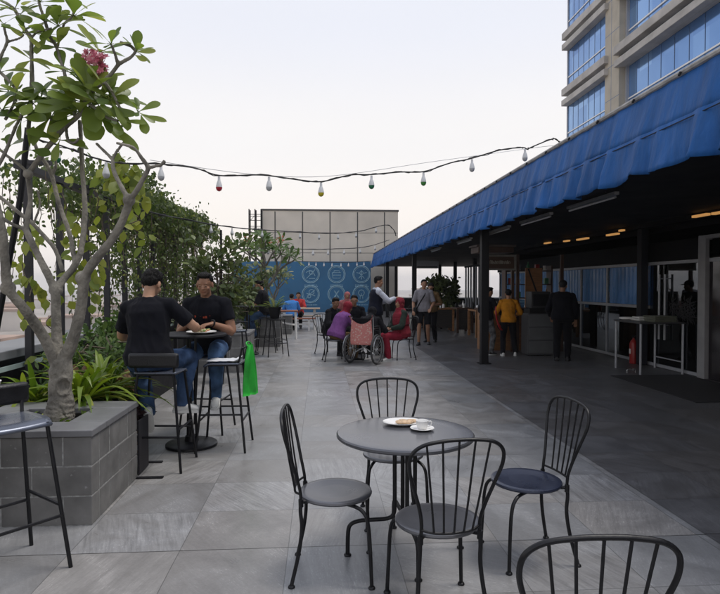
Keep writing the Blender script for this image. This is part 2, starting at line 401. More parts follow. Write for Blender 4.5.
def person(label, s, at, rz, wear, tone=(.33,.17,.105), group=None, vox=.009, name='person'):
    root = thing(name, label, 'person', at, rz, group)
    k = s.k; Hi = s.HM.transposed(); hc = s.headc.copy()
    mb = MB(); mb.loft(s.torso_secs(-.004), 16)
    for q in (-1, 1):
        arm(mb, s, q, -.001); leg(mb, s, q, -.004); hand(mb, s, q)
        f = s.fd[q]; a = s.an[q]; dn = V((0, 0, -1)); dn = (dn - f * dn.dot(f)).normalized()
        mb.tube([a - f * .03 * k, a + dn * .035 * k, a + dn * .045 * k + f * .1 * k, a + dn * .055 * k + f * .16 * k], [.036*k, .036*k, .03*k, .018*k], 10)
    head_geo(mb, s)
    def colour(co):
        p = Hi @ (V(co) - hc) / k; c = list(tone)
        if p.length < .16 and p.y > .03:
            ax = abs(p.x)
            if p.z < -.048 and p.z > -.064 and ax < .022: c = [c[0] * .82, c[1] * .66, c[2] * .68]
            if .018 < p.z < .024 and .018 < ax < .042: c = [x * .6 for x in c]
            if -.004 < p.z < .004 and .020 < ax < .040: c = [x * .8 for x in c]
            if wear.get('beard') and p.z < -.04 and not (p.z > -.07 and ax < .02): c = [x * .75 for x in c]
        return (*c, 1)
    fuse(mb, 'body', M['skin'], root, vox, 1, colour=colour)
    # eyes
    em = MB()
    for q in (-1, 1): em.ell(hc + s.HM @ (V((q * .030, .0835, .000)) * k), V((.008, .004, .0030)) * k, s.HM, 8, 6)
    em.build('eyes', M['eye'], root)
    # hair or headscarf
    hs = wear.get('hair')
    if hs:
        mb = MB()
        def e(p, r): mb.ell(hc + s.HM @ (V(p) * k), V(r) * k, s.HM, 18, 12)
        if hs == 'short':
            e((0, -.020, .050), (.080, .088, .074)); e((0, -.050, .016), (.070, .056, .062)); e((0, .012, .100), (.062, .066, .028))
        elif hs == 'tuft':
            e((0, -.014, .056), (.082, .096, .078)); e((0, -.046, .020), (.076, .062, .062)); e((0, .02, .104), (.064, .066, .036)); e((.02, -.05, .085), (.05, .05, .045)); e((-.03, -.02, .1), (.045, .05, .04))
        elif hs == 'long':
            e((0, -.016, .046), (.084, .098, .082)); e((0, -.055, -.03), (.08, .055, .11)); e((0, -.07, -.1), (.07, .045, .1))
        elif hs == 'cap':
            e((0, -.012, .050), (.086, .100, .078)); e((0, .105, .050), (.06, .055, .010)); e((0, -.05, .01), (.07, .055, .055))
        o = fuse(mb, 'cap' if hs == 'cap' else 'hair', wear.get('hairmat', M['hair']), root, .006, 1, .0075 if hs != 'cap' else .001, 52)
    if wear.get('hijab'):
        mb = MB()
        def e(p, r): mb.ell(hc + s.HM @ (V(p) * k), V(r) * k, s.HM, 18, 12)
        e((0, -.022, .032), (.094, .106, .098)); e((0, -.020, -.035), (.090, .088, .095)); e((0, .018, -.112), (.066, .066, .045))
        u = s.up; ya = u.cross(s.sx)
        mb.loft([(hc - u * .10 * k, s.sx * .075 * k, ya * .085 * k), (s.neck + u * .02 * k, s.sx * .10 * k, ya * .10 * k), (s.neck - u * .06 * k, s.sx * .19 * k, ya * .125 * k), (s.neck - u * .10 * k, s.sx * .20 * k, ya * .135 * k)] + ([(s.neck - u * .16 * k, s.sx * .235 * k, ya * .165 * k), (s.neck - u * .30 * k, s.sx * .225 * k, ya * .172 * k)] if wear.get('drape') else []), 20)
        fuse(mb, 'headscarf', wear['hijab'], root, .010, 2, .011, 10)
    # top
    tm, sleeve = wear['top']
    mb = MB(); sc_ = s.torso_secs(.014 if not wear.get('loose') else .03); sc_ = [(c_, a_ * (1.12 if i_ < 3 else 1.04 if i_ < 4 else 1), b_ * (1.14 if i_ < 3 else 1.06 if i_ < 4 else 1)) for i_, (c_, a_, b_) in enumerate(sc_)][1:]; mb.loft(sc_, 20)
    for q in (-1, 1): arm(mb, s, q, .012 if sleeve < .9 else .009, sleeve, r=(.050,.053,.052,.046,.036)); mb.tube([s.neck + s.up*.012*k + s.sx*(q*.045*k), s.neck - s.up*.02*k + s.sx*(q*.10*k), s.sh[q] + s.up*.004*k], [.036*k,.050*k,.060*k], 12); mb.ell(s.sh[q], (.072*k,.070*k,.074*k))
    fuse(mb, 'shirt', tm, root, .010, 3, wear.get('wrk', .009), 7)
    if wear.get('vest'):
        mb = MB(); mb.loft([(c_, a_ * (1.12 if i_ < 3 else 1.04 if i_ < 4 else 1), b_ * (1.14 if i_ < 3 else 1.06 if i_ < 4 else 1)) for i_, (c_, a_, b_) in enumerate(s.torso_secs(.030))][1:9], 20); fuse(mb, 'vest', wear['vest'], root, .011, 2, .004, 8)
    if wear.get('coat'):
        mb = MB(); mb.loft(s.torso_secs(.03)[:8], 20)
        for q in (-1, 1): arm(mb, s, q, .022, .97, r=(.060,.060,.054,.050,.040))
        fuse(mb, 'jacket', wear['coat'], root, .011, 2, .010, 8)
    # trousers
    bm_, lg = wear['bottom']
    mb = MB(); mb.loft([(c, a, b) for c, a, b in s.torso_secs(.004)[:3]], 18)
    for q in (-1, 1): leg(mb, s, q, .010, lg, end=(.056 * k if lg > .9 else .085 * k), r=(.090,.080,.062,.060,.050))
    fuse(mb, 'shorts' if lg < .8 else 'trousers', bm_, root, .011, 2, .008, 8)
    # shoes
    sm, sole = wear['shoes']
    for q in (-1, 1):
        f = s.fd[q]; a = s.an[q]; side = V((0,0,1)).cross(f).normalized() if abs(f.z) < .95 else V((1,0,0)); up = f.cross(side)
        if up.z < 0: up = -up
        c = a - up * .045 * k
        mb = MB(); mb.loft([(c - f * .072*k, side * .022*k, up * .025*k), (c - f * .055*k + up * .012*k, side * .034*k, up * .048*k), (c + up * .012*k, side * .038*k, up * .052*k), (c + f * .08*k, side * .043*k, up * .036*k), (c + f * .14*k - up * .006*k, side * .042*k, up * .027*k), (c + f * .178*k - up * .01*k, side * .026*k, up * .018*k)], 14)
        o = fuse(mb, 'shoe', sm, root, .008, 1)
        sb = MB(); prof = [(-.078,.02),(-.06,.036),(0,.040),(.08,.046),(.14,.044),(.178,.03),(.188,.008)]
        lo = [c + f * y*k - up * .045*k for y, w in prof]
        n = len(prof)
        idx = []
        for zz in (0, .022):
            L_ = [sb.av(c + f * y*k + side * w*k + up * (zz - .043)*k) for y, w in prof]; R_ = [sb.av(c + f * y*k - side * w*k + up * (zz - .043)*k) for y, w in prof]
            idx.append(L_ + R_[::-1])
        m = len(idx[0])
        for j in range(m): sb.af(idx[0][j], idx[0][(j+1) % m], idx[1][(j+1) % m], idx[1][j])
        sb.af(*idx[0][::-1]); sb.af(*idx[1])
        sb.build('sole', sole, o)
    return root
def seated(h, seat, lean=.1, hands=None, feet=None, head=(0,0,0), **kw):
    k = h / 1.7
    feet = feet or {-1: V((-.12, .42, .085*k)), 1: V((.12, .42, .085*k))}
    return Pose(h, (0, 0, seat + .085 * k), lean, head=head, hands=hands or {-1: V((-.16, .34, seat + .2)), 1: V((.16, .34, seat + .2))}, feet=feet, **kw)
def standing(h, lean=.03, **kw):
    k = h / 1.7
    kw.setdefault('feet', {-1: V((-.11, -.02, .085*k)), 1: V((.11, .05, .085*k))})
    return Pose(h, (0, 0, .925 * k), lean, **kw)
# ------------------------------------------------------------------ ground
def tilemat(name, base, var, rough, tint=(1,1,1.03), streak=1.0):
    m, nt, p = newmat(name); N = nt.nodes; L = nt.links
    tc = N.new('ShaderNodeTexCoord')
    def math_(op, a, b=None):
        n = N.new('ShaderNodeMath'); n.operation = op
        for i, x in enumerate((a, b)):
            if x is None: continue
            if isinstance(x, (int, float)): n.inputs[i].default_value = x
            else: L.new(x, n.inputs[i])
        return n.outputs[0]
    sp = N.new('ShaderNodeSeparateXYZ'); L.new(tc.outputs['Object'], sp.inputs[0])
    u = math_('DIVIDE', math_('ADD', sp.outputs[0], .195 + 65.0), .65); v = math_('DIVIDE', math_('SUBTRACT', sp.outputs[1], 3.525 - 60.0), .6)
    fu, fv = math_('FLOOR', u), math_('FLOOR', v)
    cb = N.new('ShaderNodeCombineXYZ'); L.new(fu, cb.inputs[0]); L.new(fv, cb.inputs[1])
    wn = N.new('ShaderNodeTexWhiteNoise'); wn.noise_dimensions = '3D'; L.new(cb.outputs[0], wn.inputs['Vector'])
    wc = N.new('ShaderNodeSeparateColor'); L.new(wn.outputs['Color'], wc.inputs[0])
    # grain: each tile turns its own streaks
    ang = math_('MULTIPLY', math_('SUBTRACT', wc.outputs[0], .66), 1.9)
    vr = N.new('ShaderNodeVectorRotate'); vr.rotation_type = 'Z_AXIS'; L.new(tc.outputs['Object'], vr.inputs['Vector']); L.new(ang, vr.inputs['Angle'])
    off = N.new('ShaderNodeVectorMath'); off.operation = 'MULTIPLY_ADD'; L.new(wn.outputs['Color'], off.inputs[0]); off.inputs[1].default_value = (9, 9, 9); L.new(vr.outputs[0], off.inputs[2])
    def noise_(scale, sx, sy, detail, dist=0.0, rough_=.6):
        mp = N.new('ShaderNodeMapping'); mp.inputs['Scale'].default_value = (sx, sy, 1); L.new(off.outputs[0], mp.inputs[0])
        n = N.new('ShaderNodeTexNoise'); n.inputs['Scale'].default_value = scale; n.inputs['Detail'].default_value = detail; n.inputs['Distortion'].default_value = dist; n.inputs['Roughness'].default_value = rough_
        L.new(mp.outputs[0], n.inputs['Vector']); return n.outputs['Fac']
    s1 = noise_(3.0, 7.0, .8, 6, .6); s2 = noise_(8.0, 9.0, .6, 4, .3); bl = noise_(1.6, 1, 1, 5, 1.5); fine = noise_(60, 1, 1, 3)
    # scuffs: pale short scratches where a second mask is high
    sc1 = noise_(26, 6.0, .9, 3, .4, .75); 
    big = N.new('ShaderNodeTexNoise'); big.inputs['Scale'].default_value = .75; big.inputs['Detail'].default_value = 6; L.new(tc.outputs['Object'], big.inputs['Vector'])
    def ramp(x, a, b):
        r = N.new('ShaderNodeMapRange'); r.interpolation_type = 'SMOOTHSTEP'; r.inputs[1].default_value = a; r.inputs[2].default_value = b; L.new(x, r.inputs[0]); return r.outputs[0]
    amt = math_('ADD', .25, math_('MULTIPLY', ramp(math_('ADD', math_('MULTIPLY', wc.outputs[1], .55), math_('MULTIPLY', bl, .45)), .42, .72), 1.0))
    val = math_('ADD', math_('MULTIPLY', math_('MULTIPLY', math_('SUBTRACT', s1, .5), 1.7 * var * streak), amt), 1.0)
    val = math_('ADD', val, math_('MULTIPLY', math_('MULTIPLY', math_('SUBTRACT', s2, .5), 1.4 * var * streak), amt))
    val = math_('ADD', val, math_('MULTIPLY', math_('SUBTRACT', bl, .5), 1.6 * var))
    val = math_('ADD', val, math_('MULTIPLY', math_('SUBTRACT', fine, .5), .55 * var))
    val = math_('ADD', val, math_('MULTIPLY', math_('SUBTRACT', wc.outputs[1], .5), .30 * var))
    val = math_('ADD', val, math_('MULTIPLY', math_('SUBTRACT', big.outputs['Fac'], .5), .9 * var))
    scm = math_('MULTIPLY', ramp(sc1, .56, .70), ramp(bl, .46, .62))
    val = math_('ADD', val, math_('MULTIPLY', scm, .9 * streak))
    # joints
    def dist(x): 
        f = math_('FRACT', x); return math_('MINIMUM', f, math_('SUBTRACT', 1.0, f))
    du, dv = math_('MULTIPLY', dist(u), .65), math_('MULTIPLY', dist(v), .6)
    jt = math_('SUBTRACT', 1.0, ramp(math_('MINIMUM', du, dv), .0012, .0035))
    # one in two of the joints is filled and hardly shows
    val = math_('MULTIPLY', val, math_('SUBTRACT', 1.0, math_('MULTIPLY', jt, .50)))
    mj = math_('LESS_THAN', math_('ABSOLUTE', math_('SUBTRACT', sp.outputs[1], 3.5255)), .0042); val = math_('MULTIPLY', val, math_('SUBTRACT', 1.0, math_('MULTIPLY', mj, .7)))
    col = N.new('ShaderNodeVectorMath'); col.operation = 'SCALE'; col.inputs[0].default_value = tuple(base * t for t in tint); L.new(val, col.inputs['Scale'])
    # some tiles lean blue, others brown
    mx = N.new('ShaderNodeMix'); mx.data_type = 'RGBA'; mx.blend_type = 'MULTIPLY'; mx.inputs[0].default_value = .7
    rp = N.new('ShaderNodeValToRGB'); rp.color_ramp.elements[0].position = .35; rp.color_ramp.elements[1].position = .65; rp.color_ramp.elements[0].color = (1.0, .975, .955, 1); rp.color_ramp.elements[1].color = (.95, .985, 1.04, 1)
    mixv = math_('ADD', math_('MULTIPLY', wc.outputs[2], .5), math_('MULTIPLY', bl, .5)); L.new(mixv, rp.inputs[0])
    L.new(col.outputs[0], mx.inputs[6]); L.new(rp.outputs[0], mx.inputs[7]); L.new(mx.outputs[2], p.inputs['Base Color'])
    rr = math_('ADD', math_('MULTIPLY', math_('SUBTRACT', bl, .5), .35), rough); rr = math_('ADD', rr, math_('MULTIPLY', scm, .15)); L.new(rr, p.inputs['Roughness'])
    h = math_('SUBTRACT', math_('ADD', math_('MULTIPLY', s1, .5), math_('MULTIPLY', s2, .3)), math_('MULTIPLY', jt, 1.2))
    b = N.new('ShaderNodeBump'); b.inputs['Strength'].default_value = .14; b.inputs['Distance'].default_value = .005; L.new(h, b.inputs['Height']); L.new(b.outputs[0], p.inputs['Normal'])
    setspec(p, .5)
    return m
M['tile'] = tilemat('grey_slate_tile', .245, .58, .34, (1.02,1,.985))
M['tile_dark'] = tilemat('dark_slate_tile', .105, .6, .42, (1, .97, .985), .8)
M['mat_dark'] = mat('black_entrance_paving', (.026,.025,.027), .7, 0, .3, 20, .1)
def sheet(name, x0, x1, y0, y1, z, mt, n=1):
    mb = MB(); mb.quad((x0,y0,z),(x1,y0,z),(x1,y1,z),(x0,y1,z)); o = mb.build(name, mt, smooth=False); tag(o, kind='structure'); return o
EDGE = 2.46
sheet('terrace_floor', -3.62, 12, -6, 36, 0, M['tile'])
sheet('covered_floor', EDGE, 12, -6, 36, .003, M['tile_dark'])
mb = MB(); mb.box((5.08, 7.5, .007), (6.46, 9.85, .012)); o = mb.build('entrance_paving', M['mat_dark'], smooth=False); tag(o, kind='structure')
# the city far below the terrace
M['city'] = mat('hazy_town_ground', (.30,.27,.24), .95, 0, .35, .02)
mb = MB(); mb.quad((-1500,-600,-22),(1500,-600,-22),(1500,2600,-22),(-1500,2600,-22)); tag(mb.build('town_ground', M['city'], smooth=False), kind='structure')
M['townwall'] = mat('pale_town_walls', (.52,.48,.44), .9, 0, .3, .05)
M['townroof'] = mat('red_brown_roofs', (.34,.24,.19), .9, 0, .35, .05)
mb = MB()
for i in range(420):
    a = rnd(-80, 14); dd = 110 + 900 * random.random() ** 1.2; x, y = dd * math.sin(R(a)), dd * math.cos(R(a))
    w, d_, h = rnd(6,16), rnd(6,16), rnd(4,12) + (rnd(0,10) if random.random() < .1 else 0)
    mb.mi = 0; mb.box((x-w/2, y-d_/2, -22), (x+w/2, y+d_/2, -22+h))
    mb.mi = 1; mb.box((x-w/2-.4, y-d_/2-.4, -22+h+.01), (x+w/2+.4, y+d_/2+.4, -22+h+1.2))
tag(mb.build('distant_town', [M['townwall'], M['townroof']], smooth=False), 'hazy low rooftops of the town beyond the parapet', 'town', kind='stuff')

# ------------------------------------------------------------------ building under the terrace roof: deep dark shopfront
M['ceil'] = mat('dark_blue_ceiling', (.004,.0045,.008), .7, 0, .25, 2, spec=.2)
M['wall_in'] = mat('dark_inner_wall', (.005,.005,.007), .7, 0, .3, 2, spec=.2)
M['blueblind'] = mat('blue_window_film', (.07,.20,.46), .25, 0, .35, 1.5, stretch=(1,2.5,.6))
M['glass'] = glassmat('shopfront_glass', (.55,.6,.66), .05)
WX = 6.55
bld = thing('shopfront', 'long dark shopfront with silver framed glass under the blue awning', 'shopfront', (0,0,0))
def part(mb, name, m, parent, **k): return mb.build(name, m, parent, **k)
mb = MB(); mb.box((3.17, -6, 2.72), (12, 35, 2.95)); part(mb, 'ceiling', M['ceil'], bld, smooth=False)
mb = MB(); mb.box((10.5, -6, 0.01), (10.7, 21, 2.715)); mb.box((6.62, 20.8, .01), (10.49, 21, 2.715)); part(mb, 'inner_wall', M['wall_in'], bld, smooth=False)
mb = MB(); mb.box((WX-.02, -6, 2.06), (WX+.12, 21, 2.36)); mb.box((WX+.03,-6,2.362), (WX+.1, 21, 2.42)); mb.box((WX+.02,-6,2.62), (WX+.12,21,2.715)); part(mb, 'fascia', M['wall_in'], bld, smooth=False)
# silver rails and mullions
mb = MB()
mb.box((WX-.03, -6, 1.99), (WX+.03, 9.33, 2.05)); mb.box((WX-.03, 9.53, 1.99), (WX+.03, 20.8, 2.05)); mb.box((WX-.03, 9.53, 1.13), (WX+.03, 20.8, 1.19)); mb.box((WX-.03, 9.53, .015), (WX+.03, 20.8, .075))
mu = [11.5 + 1.32 * i for i in range(8)]
part(mb, 'window_rail', M['frame'], bld, smooth=False, bevel=.004)
mb = MB()
for y in mu: mb.box((WX-.026, y-.022, .077), (WX+.026, y+.022, 1.128)); mb.box((WX-.026, y-.022, 1.192), (WX+.026, y+.022, 1.988))
part(mb, 'mullion', M['frame'], bld, smooth=False)
prev = 9.55
for y in mu:
    p_ = MB().box((WX-.004, prev+.02, .076), (WX+.004, y-.024, 1.989)); g = part(p_, 'window', M['glass'], bld, smooth=False)
    prev = y + .004
# blue film panels cover the upper half of the panes
for a, b in ((11.05,11.46),(11.56,12.70),(12.86,14.05),(14.17,15.35),(15.49,16.68),(16.81,18.0),(18.13,19.3),(19.45,20.6)):
    mb = MB(); n = 26
    for i in range(n):
        y0, y1 = a + (b-a)*i/n, a + (b-a)*(i+1)/n
        x0, x1 = WX-.014+.003*math.sin(i*1.7), WX-.014+.003*math.sin((i+1)*1.7)
        mb.quad((x0,y0,1.195),(x0,y0,1.985),(x1,y1,1.985),(x1,y1,1.195))
    part(mb, 'window_film', M['blueblind'], bld)
# glass door with tall pull handles and a leaf ornament film
M['film'] = mat('dark_ornament_film', (.02,.02,.024), .5, 0, .2, 10)
dr = MB().box((WX-.05, 9.56, .09), (WX-.038, 11.02, 1.985)); door = part(dr, 'door', M['glass'], bld, smooth=False)
for yy in (10.42, 10.60):
    hb = MB(); hb.tube([(WX-.12, yy, .57), (WX-.12, yy, 1.80)], .020, 10)
    for z in (.85, 1.72): hb.tube([(WX-.12, yy, z), (WX-.05, yy, z)], .010, 8)
    hb.build('pull_handle', M['frame'], door)
fb = MB()
random.seed(21)
for i in range(26):
    y = rnd(9.66, 10.28); z = rnd(1.02, 1.30); a = rnd(0, 6.28)
    for k in range(5):
        t = a + k * 1.256; pts = [(WX-.062, y + math.cos(t) * r_ + .02*math.sin(r_*40), z + math.sin(t) * r_) for r_ in (.015,.06,.11,.15)]
        fb.tube(pts, [.004,.009,.006,.001], 5)
fb.build('ornament', M['film'], door)
mb = MB(); mb.box((WX-.09, 9.335, .012), (WX+.06, 9.525, 2.44)); mb.box((WX-.09, 8.0, 2.38), (WX+.06, 9.332, 2.44)); part(mb, 'door_frame', mat('white_door_frame', (.30,.30,.31), .5, 0, .1, 6), bld, smooth=False, bevel=.005)
mb = MB(); mb.box((WX-.02, -6, .012), (WX+.02, 9.32, 2.36)); part(mb, 'dark_glass_door', mat('tinted_glass_panel', (.02,.017,.02), .08, 0, .1, 3), bld, smooth=False)
# wall column
mb = MB(); mb.box((WX-.22, 11.06, .012), (WX-.07, 11.22, 2.715)); part(mb, 'column', M['navy'], bld, smooth=False, bevel=.01)
# warm ceiling lamps deep inside
lampm = emat('warm_lamp_glow', (1.0,.50,.16), .26)
for px, py, w in ((547,243,.34),(566,241,.24),(582,239,.50),(612,234.5,.42),(621,230.5,.12),(700,215.5,.34),(717,213,.2)):
    X = 5.8; Y = X / ((px - 320) / F) ; d = ray(px, py); p = EYE + d * (X / d.x)
    mb = MB(); mb.box((X-.02, p.y-w/2, p.z-.016), (X+.05, p.y+w/2, p.z+.018)); part(mb, 'ceiling_lamp', lampm, bld, smooth=False)
mb = MB(); mb.box((5.86,-6,2.64),(5.95,21,2.715)); part(mb, 'lamp_trough', M['wall_in'], bld, smooth=False)

# canopy posts on the outer edge
pst = MB().box((-.075,-.075,0),(.075,.075,2.715)); post = thing('canopy_post', 'dark square post holding the awning beside the wooden kiosk', 'post', G(485,365).to_tuple() if False else (3.32,11.55,0))
pst.build('shaft', M['black'], post, smooth=False, bevel=.008)
pb_ = MB().box((-.12,-.12,.006),(.12,.12,.022)); pb_.build('base_plate', M['black'], post, smooth=False)
for i, (x, y, l) in enumerate(((3.32,20.3,'slim dark post far down the awning behind the couple'),(3.32,28.5,'far dark post of the awning near the blue mural'),(6.55,24.2,'dark post at the open far side behind the snack tables'),(6.55,27.8,'second dark post at the open side beyond the shopfront end'),(6.55,31.4,'third dark post at the open side, close to the far parapet'),(4.55,34.6,'dark post on the far parapet at the end of the awning, left one'),(5.6,34.6,'dark post on the far parapet at the end of the awning, right one'),(3.32,3.2,'dark post of the awning beside the nearest paving'))):
    if y < 4: continue
    dup(post, (x, y, 0), 0, l, 'posts under the awning')
post['group'] = 'posts under the awning'
# unlit tube lamps under the awning's edge
tl = thing('tube_lamp', 'nearest unlit tube lamp under the awning edge', 'lamp', (3.42,7.15,2.62), 0, 'tube lamps under the awning')
MB().tube([(0,-.62,0),(0,.62,0)], .015, 10).build('tube', M['steel'], tl); MB().box((-.03,-.65,.025),(.03,.65,.06)).build('housing', M['steel'], tl, smooth=False)
MB().box((-.008,-.4,.061),(.008,-.38,.1)).box((-.008,.38,.061),(.008,.4,.1)).build('hanger', M['black'], tl, smooth=False)
for y, l in ((9.05,'second unlit tube lamp along the awning edge'),(10.95,'third unlit tube lamp along the awning edge, before the post'),(13.6,'fourth unlit tube lamp along the awning, just past the post'),(17,'farthest unlit tube lamp along the awning edge')):
    dup(tl, (3.42, y, 2.62), 0, l)
# air conditioner under the far ceiling
ac = thing('air_conditioner', 'pale air conditioner hanging under the far awning ceiling', 'air conditioner', (4.35,23.5,2.28))
MB().box((-.48,-.14,0),(.48,.14,.33)).build('casing', M['frame'], ac, smooth=False, bevel=.03); MB().box((-.42,-.15,.03),(.42,-.141,.07)).build('louvre', M['black'], ac, smooth=False)

# ------------------------------------------------------------------ awning
def fabric(name, col):
    m, nt, p = newmat(name); N = nt.nodes; L = nt.links
    tc = N.new('ShaderNodeTexCoord'); mp = N.new('ShaderNodeMapping'); mp.inputs['Scale'].default_value = (1, 1.6, .35); L.new(tc.outputs['Object'], mp.inputs[0])
    nz = N.new('ShaderNodeTexNoise'); nz.inputs['Scale'].default_value = 1.6; nz.inputs['Detail'].default_value = 8; nz.inputs['Roughness'].default_value = .65; L.new(mp.outputs[0], nz.inputs['Vector'])
    rp = N.new('ShaderNodeValToRGB'); e = rp.color_ramp.elements; e[0].position = .28; e[1].position = .72
    e[0].color = (*[c * .62 for c in col], 1); e[1].color = (*[c * 1.18 for c in col], 1)
    L.new(nz.outputs['Fac'], rp.inputs[0])
    # grime streaks running down
    m2 = N.new('ShaderNodeMapping'); m2.inputs['Scale'].default_value = (1, 9, .5); L.new(tc.outputs['Object'], m2.inputs[0])
    n2 = N.new('ShaderNodeTexNoise'); n2.inputs['Scale'].default_value = 1.3; n2.inputs['Detail'].default_value = 6; L.new(m2.outputs[0], n2.inputs['Vector'])
    mr = N.new('ShaderNodeMapRange'); mr.inputs[1].default_value = .45; mr.inputs[2].default_value = .75; mr.inputs[3].default_value = 0; mr.inputs[4].default_value = .30; L.new(n2.outputs['Fac'], mr.inputs[0])
    mx = N.new('ShaderNodeMix'); mx.data_type = 'RGBA'; L.new(mr.outputs[0], mx.inputs[0]); L.new(rp.outputs[0], mx.inputs[6]); mx.inputs[7].default_value = (.008, .030, .075, 1)
    L.new(mx.outputs[2], p.inputs['Base Color']); p.inputs['Roughness'].default_value = .62; setspec(p, .35)
    n3 = N.new('ShaderNodeTexNoise'); n3.inputs['Scale'].default_value = 5; n3.inputs['Detail'].default_value = 7; m3 = N.new('ShaderNodeMapping'); m3.inputs['Scale'].default_value = (1,2.2,.8); L.new(tc.outputs['Object'], m3.inputs[0]); L.new(m3.outputs[0], n3.inputs['Vector'])
    b = N.new('ShaderNodeBump'); b.inputs['Strength'].default_value = .55; b.inputs['Distance'].default_value = .05; L.new(n3.outputs['Fac'], b.inputs['Height']); L.new(b.outputs[0], p.inputs['Normal'])
    tr = N.new('ShaderNodeBsdfTranslucent'); tr.inputs[0].default_value = (col[0]*.9, col[1]*.9, col[2]*.9, 1)
    ms = N.new('ShaderNodeMixShader'); ms.inputs[0].default_value = .10; L.new(p.outputs[0], ms.inputs[1]); L.new(tr.outputs[0], ms.inputs[2]); L.new(ms.outputs[0], nt.nodes['Material Output'].inputs[0])
    return m
M['awning'] = fabric('blue_awning_canvas', (.012,.112,.375))
aw = thing('awning', 'long blue canvas awning with a scalloped hanging edge', 'awning', (0,0,0))
Y0, Y1 = 1.5, 34.6
TOPX, TOPZ, MIDX, MIDZ, BOTX, BOTZ = 3.20, 3.46, 3.10, 3.02, 3.03, 2.62
def awn(name, secs, z_of, amp0, amp1, scallop):
    mb = MB(); ny = 2400; nz_ = len(secs) - 1; rows = []
    for i in range(ny + 1):
        y = Y0 + (Y1 - Y0) * i / ny; row = []
        # pleats of uneven width and depth
        ph = y * 2*math.pi / .47 + 1.6 * noise.noise(V((y*.8, 3, 0))) + .9 * noise.noise(V((y*3.1, 9, 0)))
        dep = .55 + 1.5 * abs(noise.noise(V((y*.55, 21, 0))))
        for j, (x, z) in enumerate(secs):
            t = j / nz_; a = (amp0 + (amp1 - amp0) * t) * dep
            w = math.sin(ph + .5*noise.noise(V((y*2, t*2, 5)))); w = w * .7 + .45 * math.copysign(abs(math.sin(ph*1.62 + 2*noise.noise(V((y*1.3,7,t))))) ** 1.6, math.sin(ph*1.62 + 2*noise.noise(V((y*1.3,7,t)))))
            w += .42 * (abs(math.sin(y*13.1 + 3*noise.noise(V((y*.9,13,0))) + .6*t)) - .5) * max(0, noise.noise(V((y*.6, 31, t*.8))) + .25)
            dx = a * w + .025 * t * noise.noise(V((y*1.7, t*2.2, 11)))
            zz = z
            if scallop and j >= nz_ - 1:
                s_ = abs(math.sin(math.pi * y / .78 + .3*noise.noise(V((y*.7,1,1)))))
                zz = z + (.055 * (1 - s_ ** .6) + .035 * noise.noise(V((y*1.1, 40, 0)))) * (1 if j == nz_ else .5)
            row.append(mb.av((x + dx, y, zz)))
        rows.append(row)
    for a, b in zip(rows, rows[1:]):
        for j in range(nz_): mb.af(a[j], b[j], b[j+1], a[j+1])
    o = mb.build(name, M['awning'], aw, sharp=0)
    s = o.modifiers.new('thick', 'SOLIDIFY'); s.thickness = .003
    return o
lerp = lambda a, b, t: a + (b - a) * t
awn('upper_panel', [(lerp(TOPX, MIDX, t/5), lerp(TOPZ, MIDZ, t/5)) for t in range(6)], 0, .006, .034, False)
awn('hanging_edge', [(lerp(MIDX-.012, BOTX, t/7), lerp(MIDZ+.02, BOTZ, t/7)) for t in range(8)], 0, .018, .088, True)
mb = MB(); mb.tube([(TOPX+.0, Y0, TOPZ+.02), (TOPX, Y1, TOPZ+.02)], .028, 8); mb.build('top_rail', mat('weathered_rail', (.33,.32,.31), .6, .2, .35, 9), aw)
mb = MB(); mb.box((TOPX+.06, Y0, TOPZ-.02), (12, Y1, TOPZ+.015)); mb.build('roof_sheet', M['navy'], aw, smooth=False)
mb = MB()
for i in range(44):
    y = Y0 + .4 + i * .76; mb.tube([(TOPX-.03, y, TOPZ+.015), (TOPX-.045, y, TOPZ-.015)], .012, 6)
mb.build('rail_clip', M['black'], aw)
mb = MB(); sp_ = [(MIDX-.022 + .010*noise.noise(V((y_*.9,0,0))), y_, MIDZ - .012 + .025*noise.noise(V((y_*.5,5,0)))) for y_ in [Y0 + .12*i for i in range(int((Y1-Y0)/.12))]]; mb.tube(sp_, .0055, 5); mb.build('seam_cord', mat('dark_blue_cord', (.006,.014,.035), .8), aw)

# ------------------------------------------------------------------ office tower
def towerglass():
    m, nt, p = newmat('blue_tower_glass'); N = nt.nodes; L = nt.links; tc = N.new('ShaderNodeTexCoord'); mp = N.new('ShaderNodeMapping'); mp.inputs['Scale'].default_value = (0, 1/1.05, 1/1.76); L.new(tc.outputs['Object'], mp.inputs[0])
    fl = N.new('ShaderNodeVectorMath'); fl.operation = 'FLOOR'; L.new(mp.outputs[0], fl.inputs[0]); wn = N.new('ShaderNodeTexWhiteNoise'); L.new(fl.outputs[0], wn.inputs['Vector'])
    nz = N.new('ShaderNodeTexNoise'); nz.inputs['Scale'].default_value = .22; nz.inputs['Detail'].default_value = 5; L.new(tc.outputs['Object'], nz.inputs['Vector'])
    ad = N.new('ShaderNodeMath'); ad.operation = 'MULTIPLY_ADD'; ad.inputs[1].default_value = .35; L.new(wn.outputs['Value'], ad.inputs[0]); L.new(nz.outputs['Fac'], ad.inputs[2])
    rp = N.new('ShaderNodeValToRGB'); e = rp.color_ramp.elements; e[0].position = .35; e[1].position = .95; e[0].color = (.10,.23,.52,1); e[1].color = (.25,.44,.76,1); L.new(ad.outputs[0], rp.inputs[0]); L.new(rp.outputs[0], p.inputs['Base Color'])
    p.inputs['Metallic'].default_value = .6; p.inputs['Roughness'].default_value = .1; return m
M['glassblue'] = towerglass()
M['concrete'] = mat('pale_ledge_concrete', (.46,.44,.42), .8, 0, .2, 1.2, .1)
M['beige'] = mat('beige_stone_column', (.45,.41,.34), .75, 0, .12, 1.5)
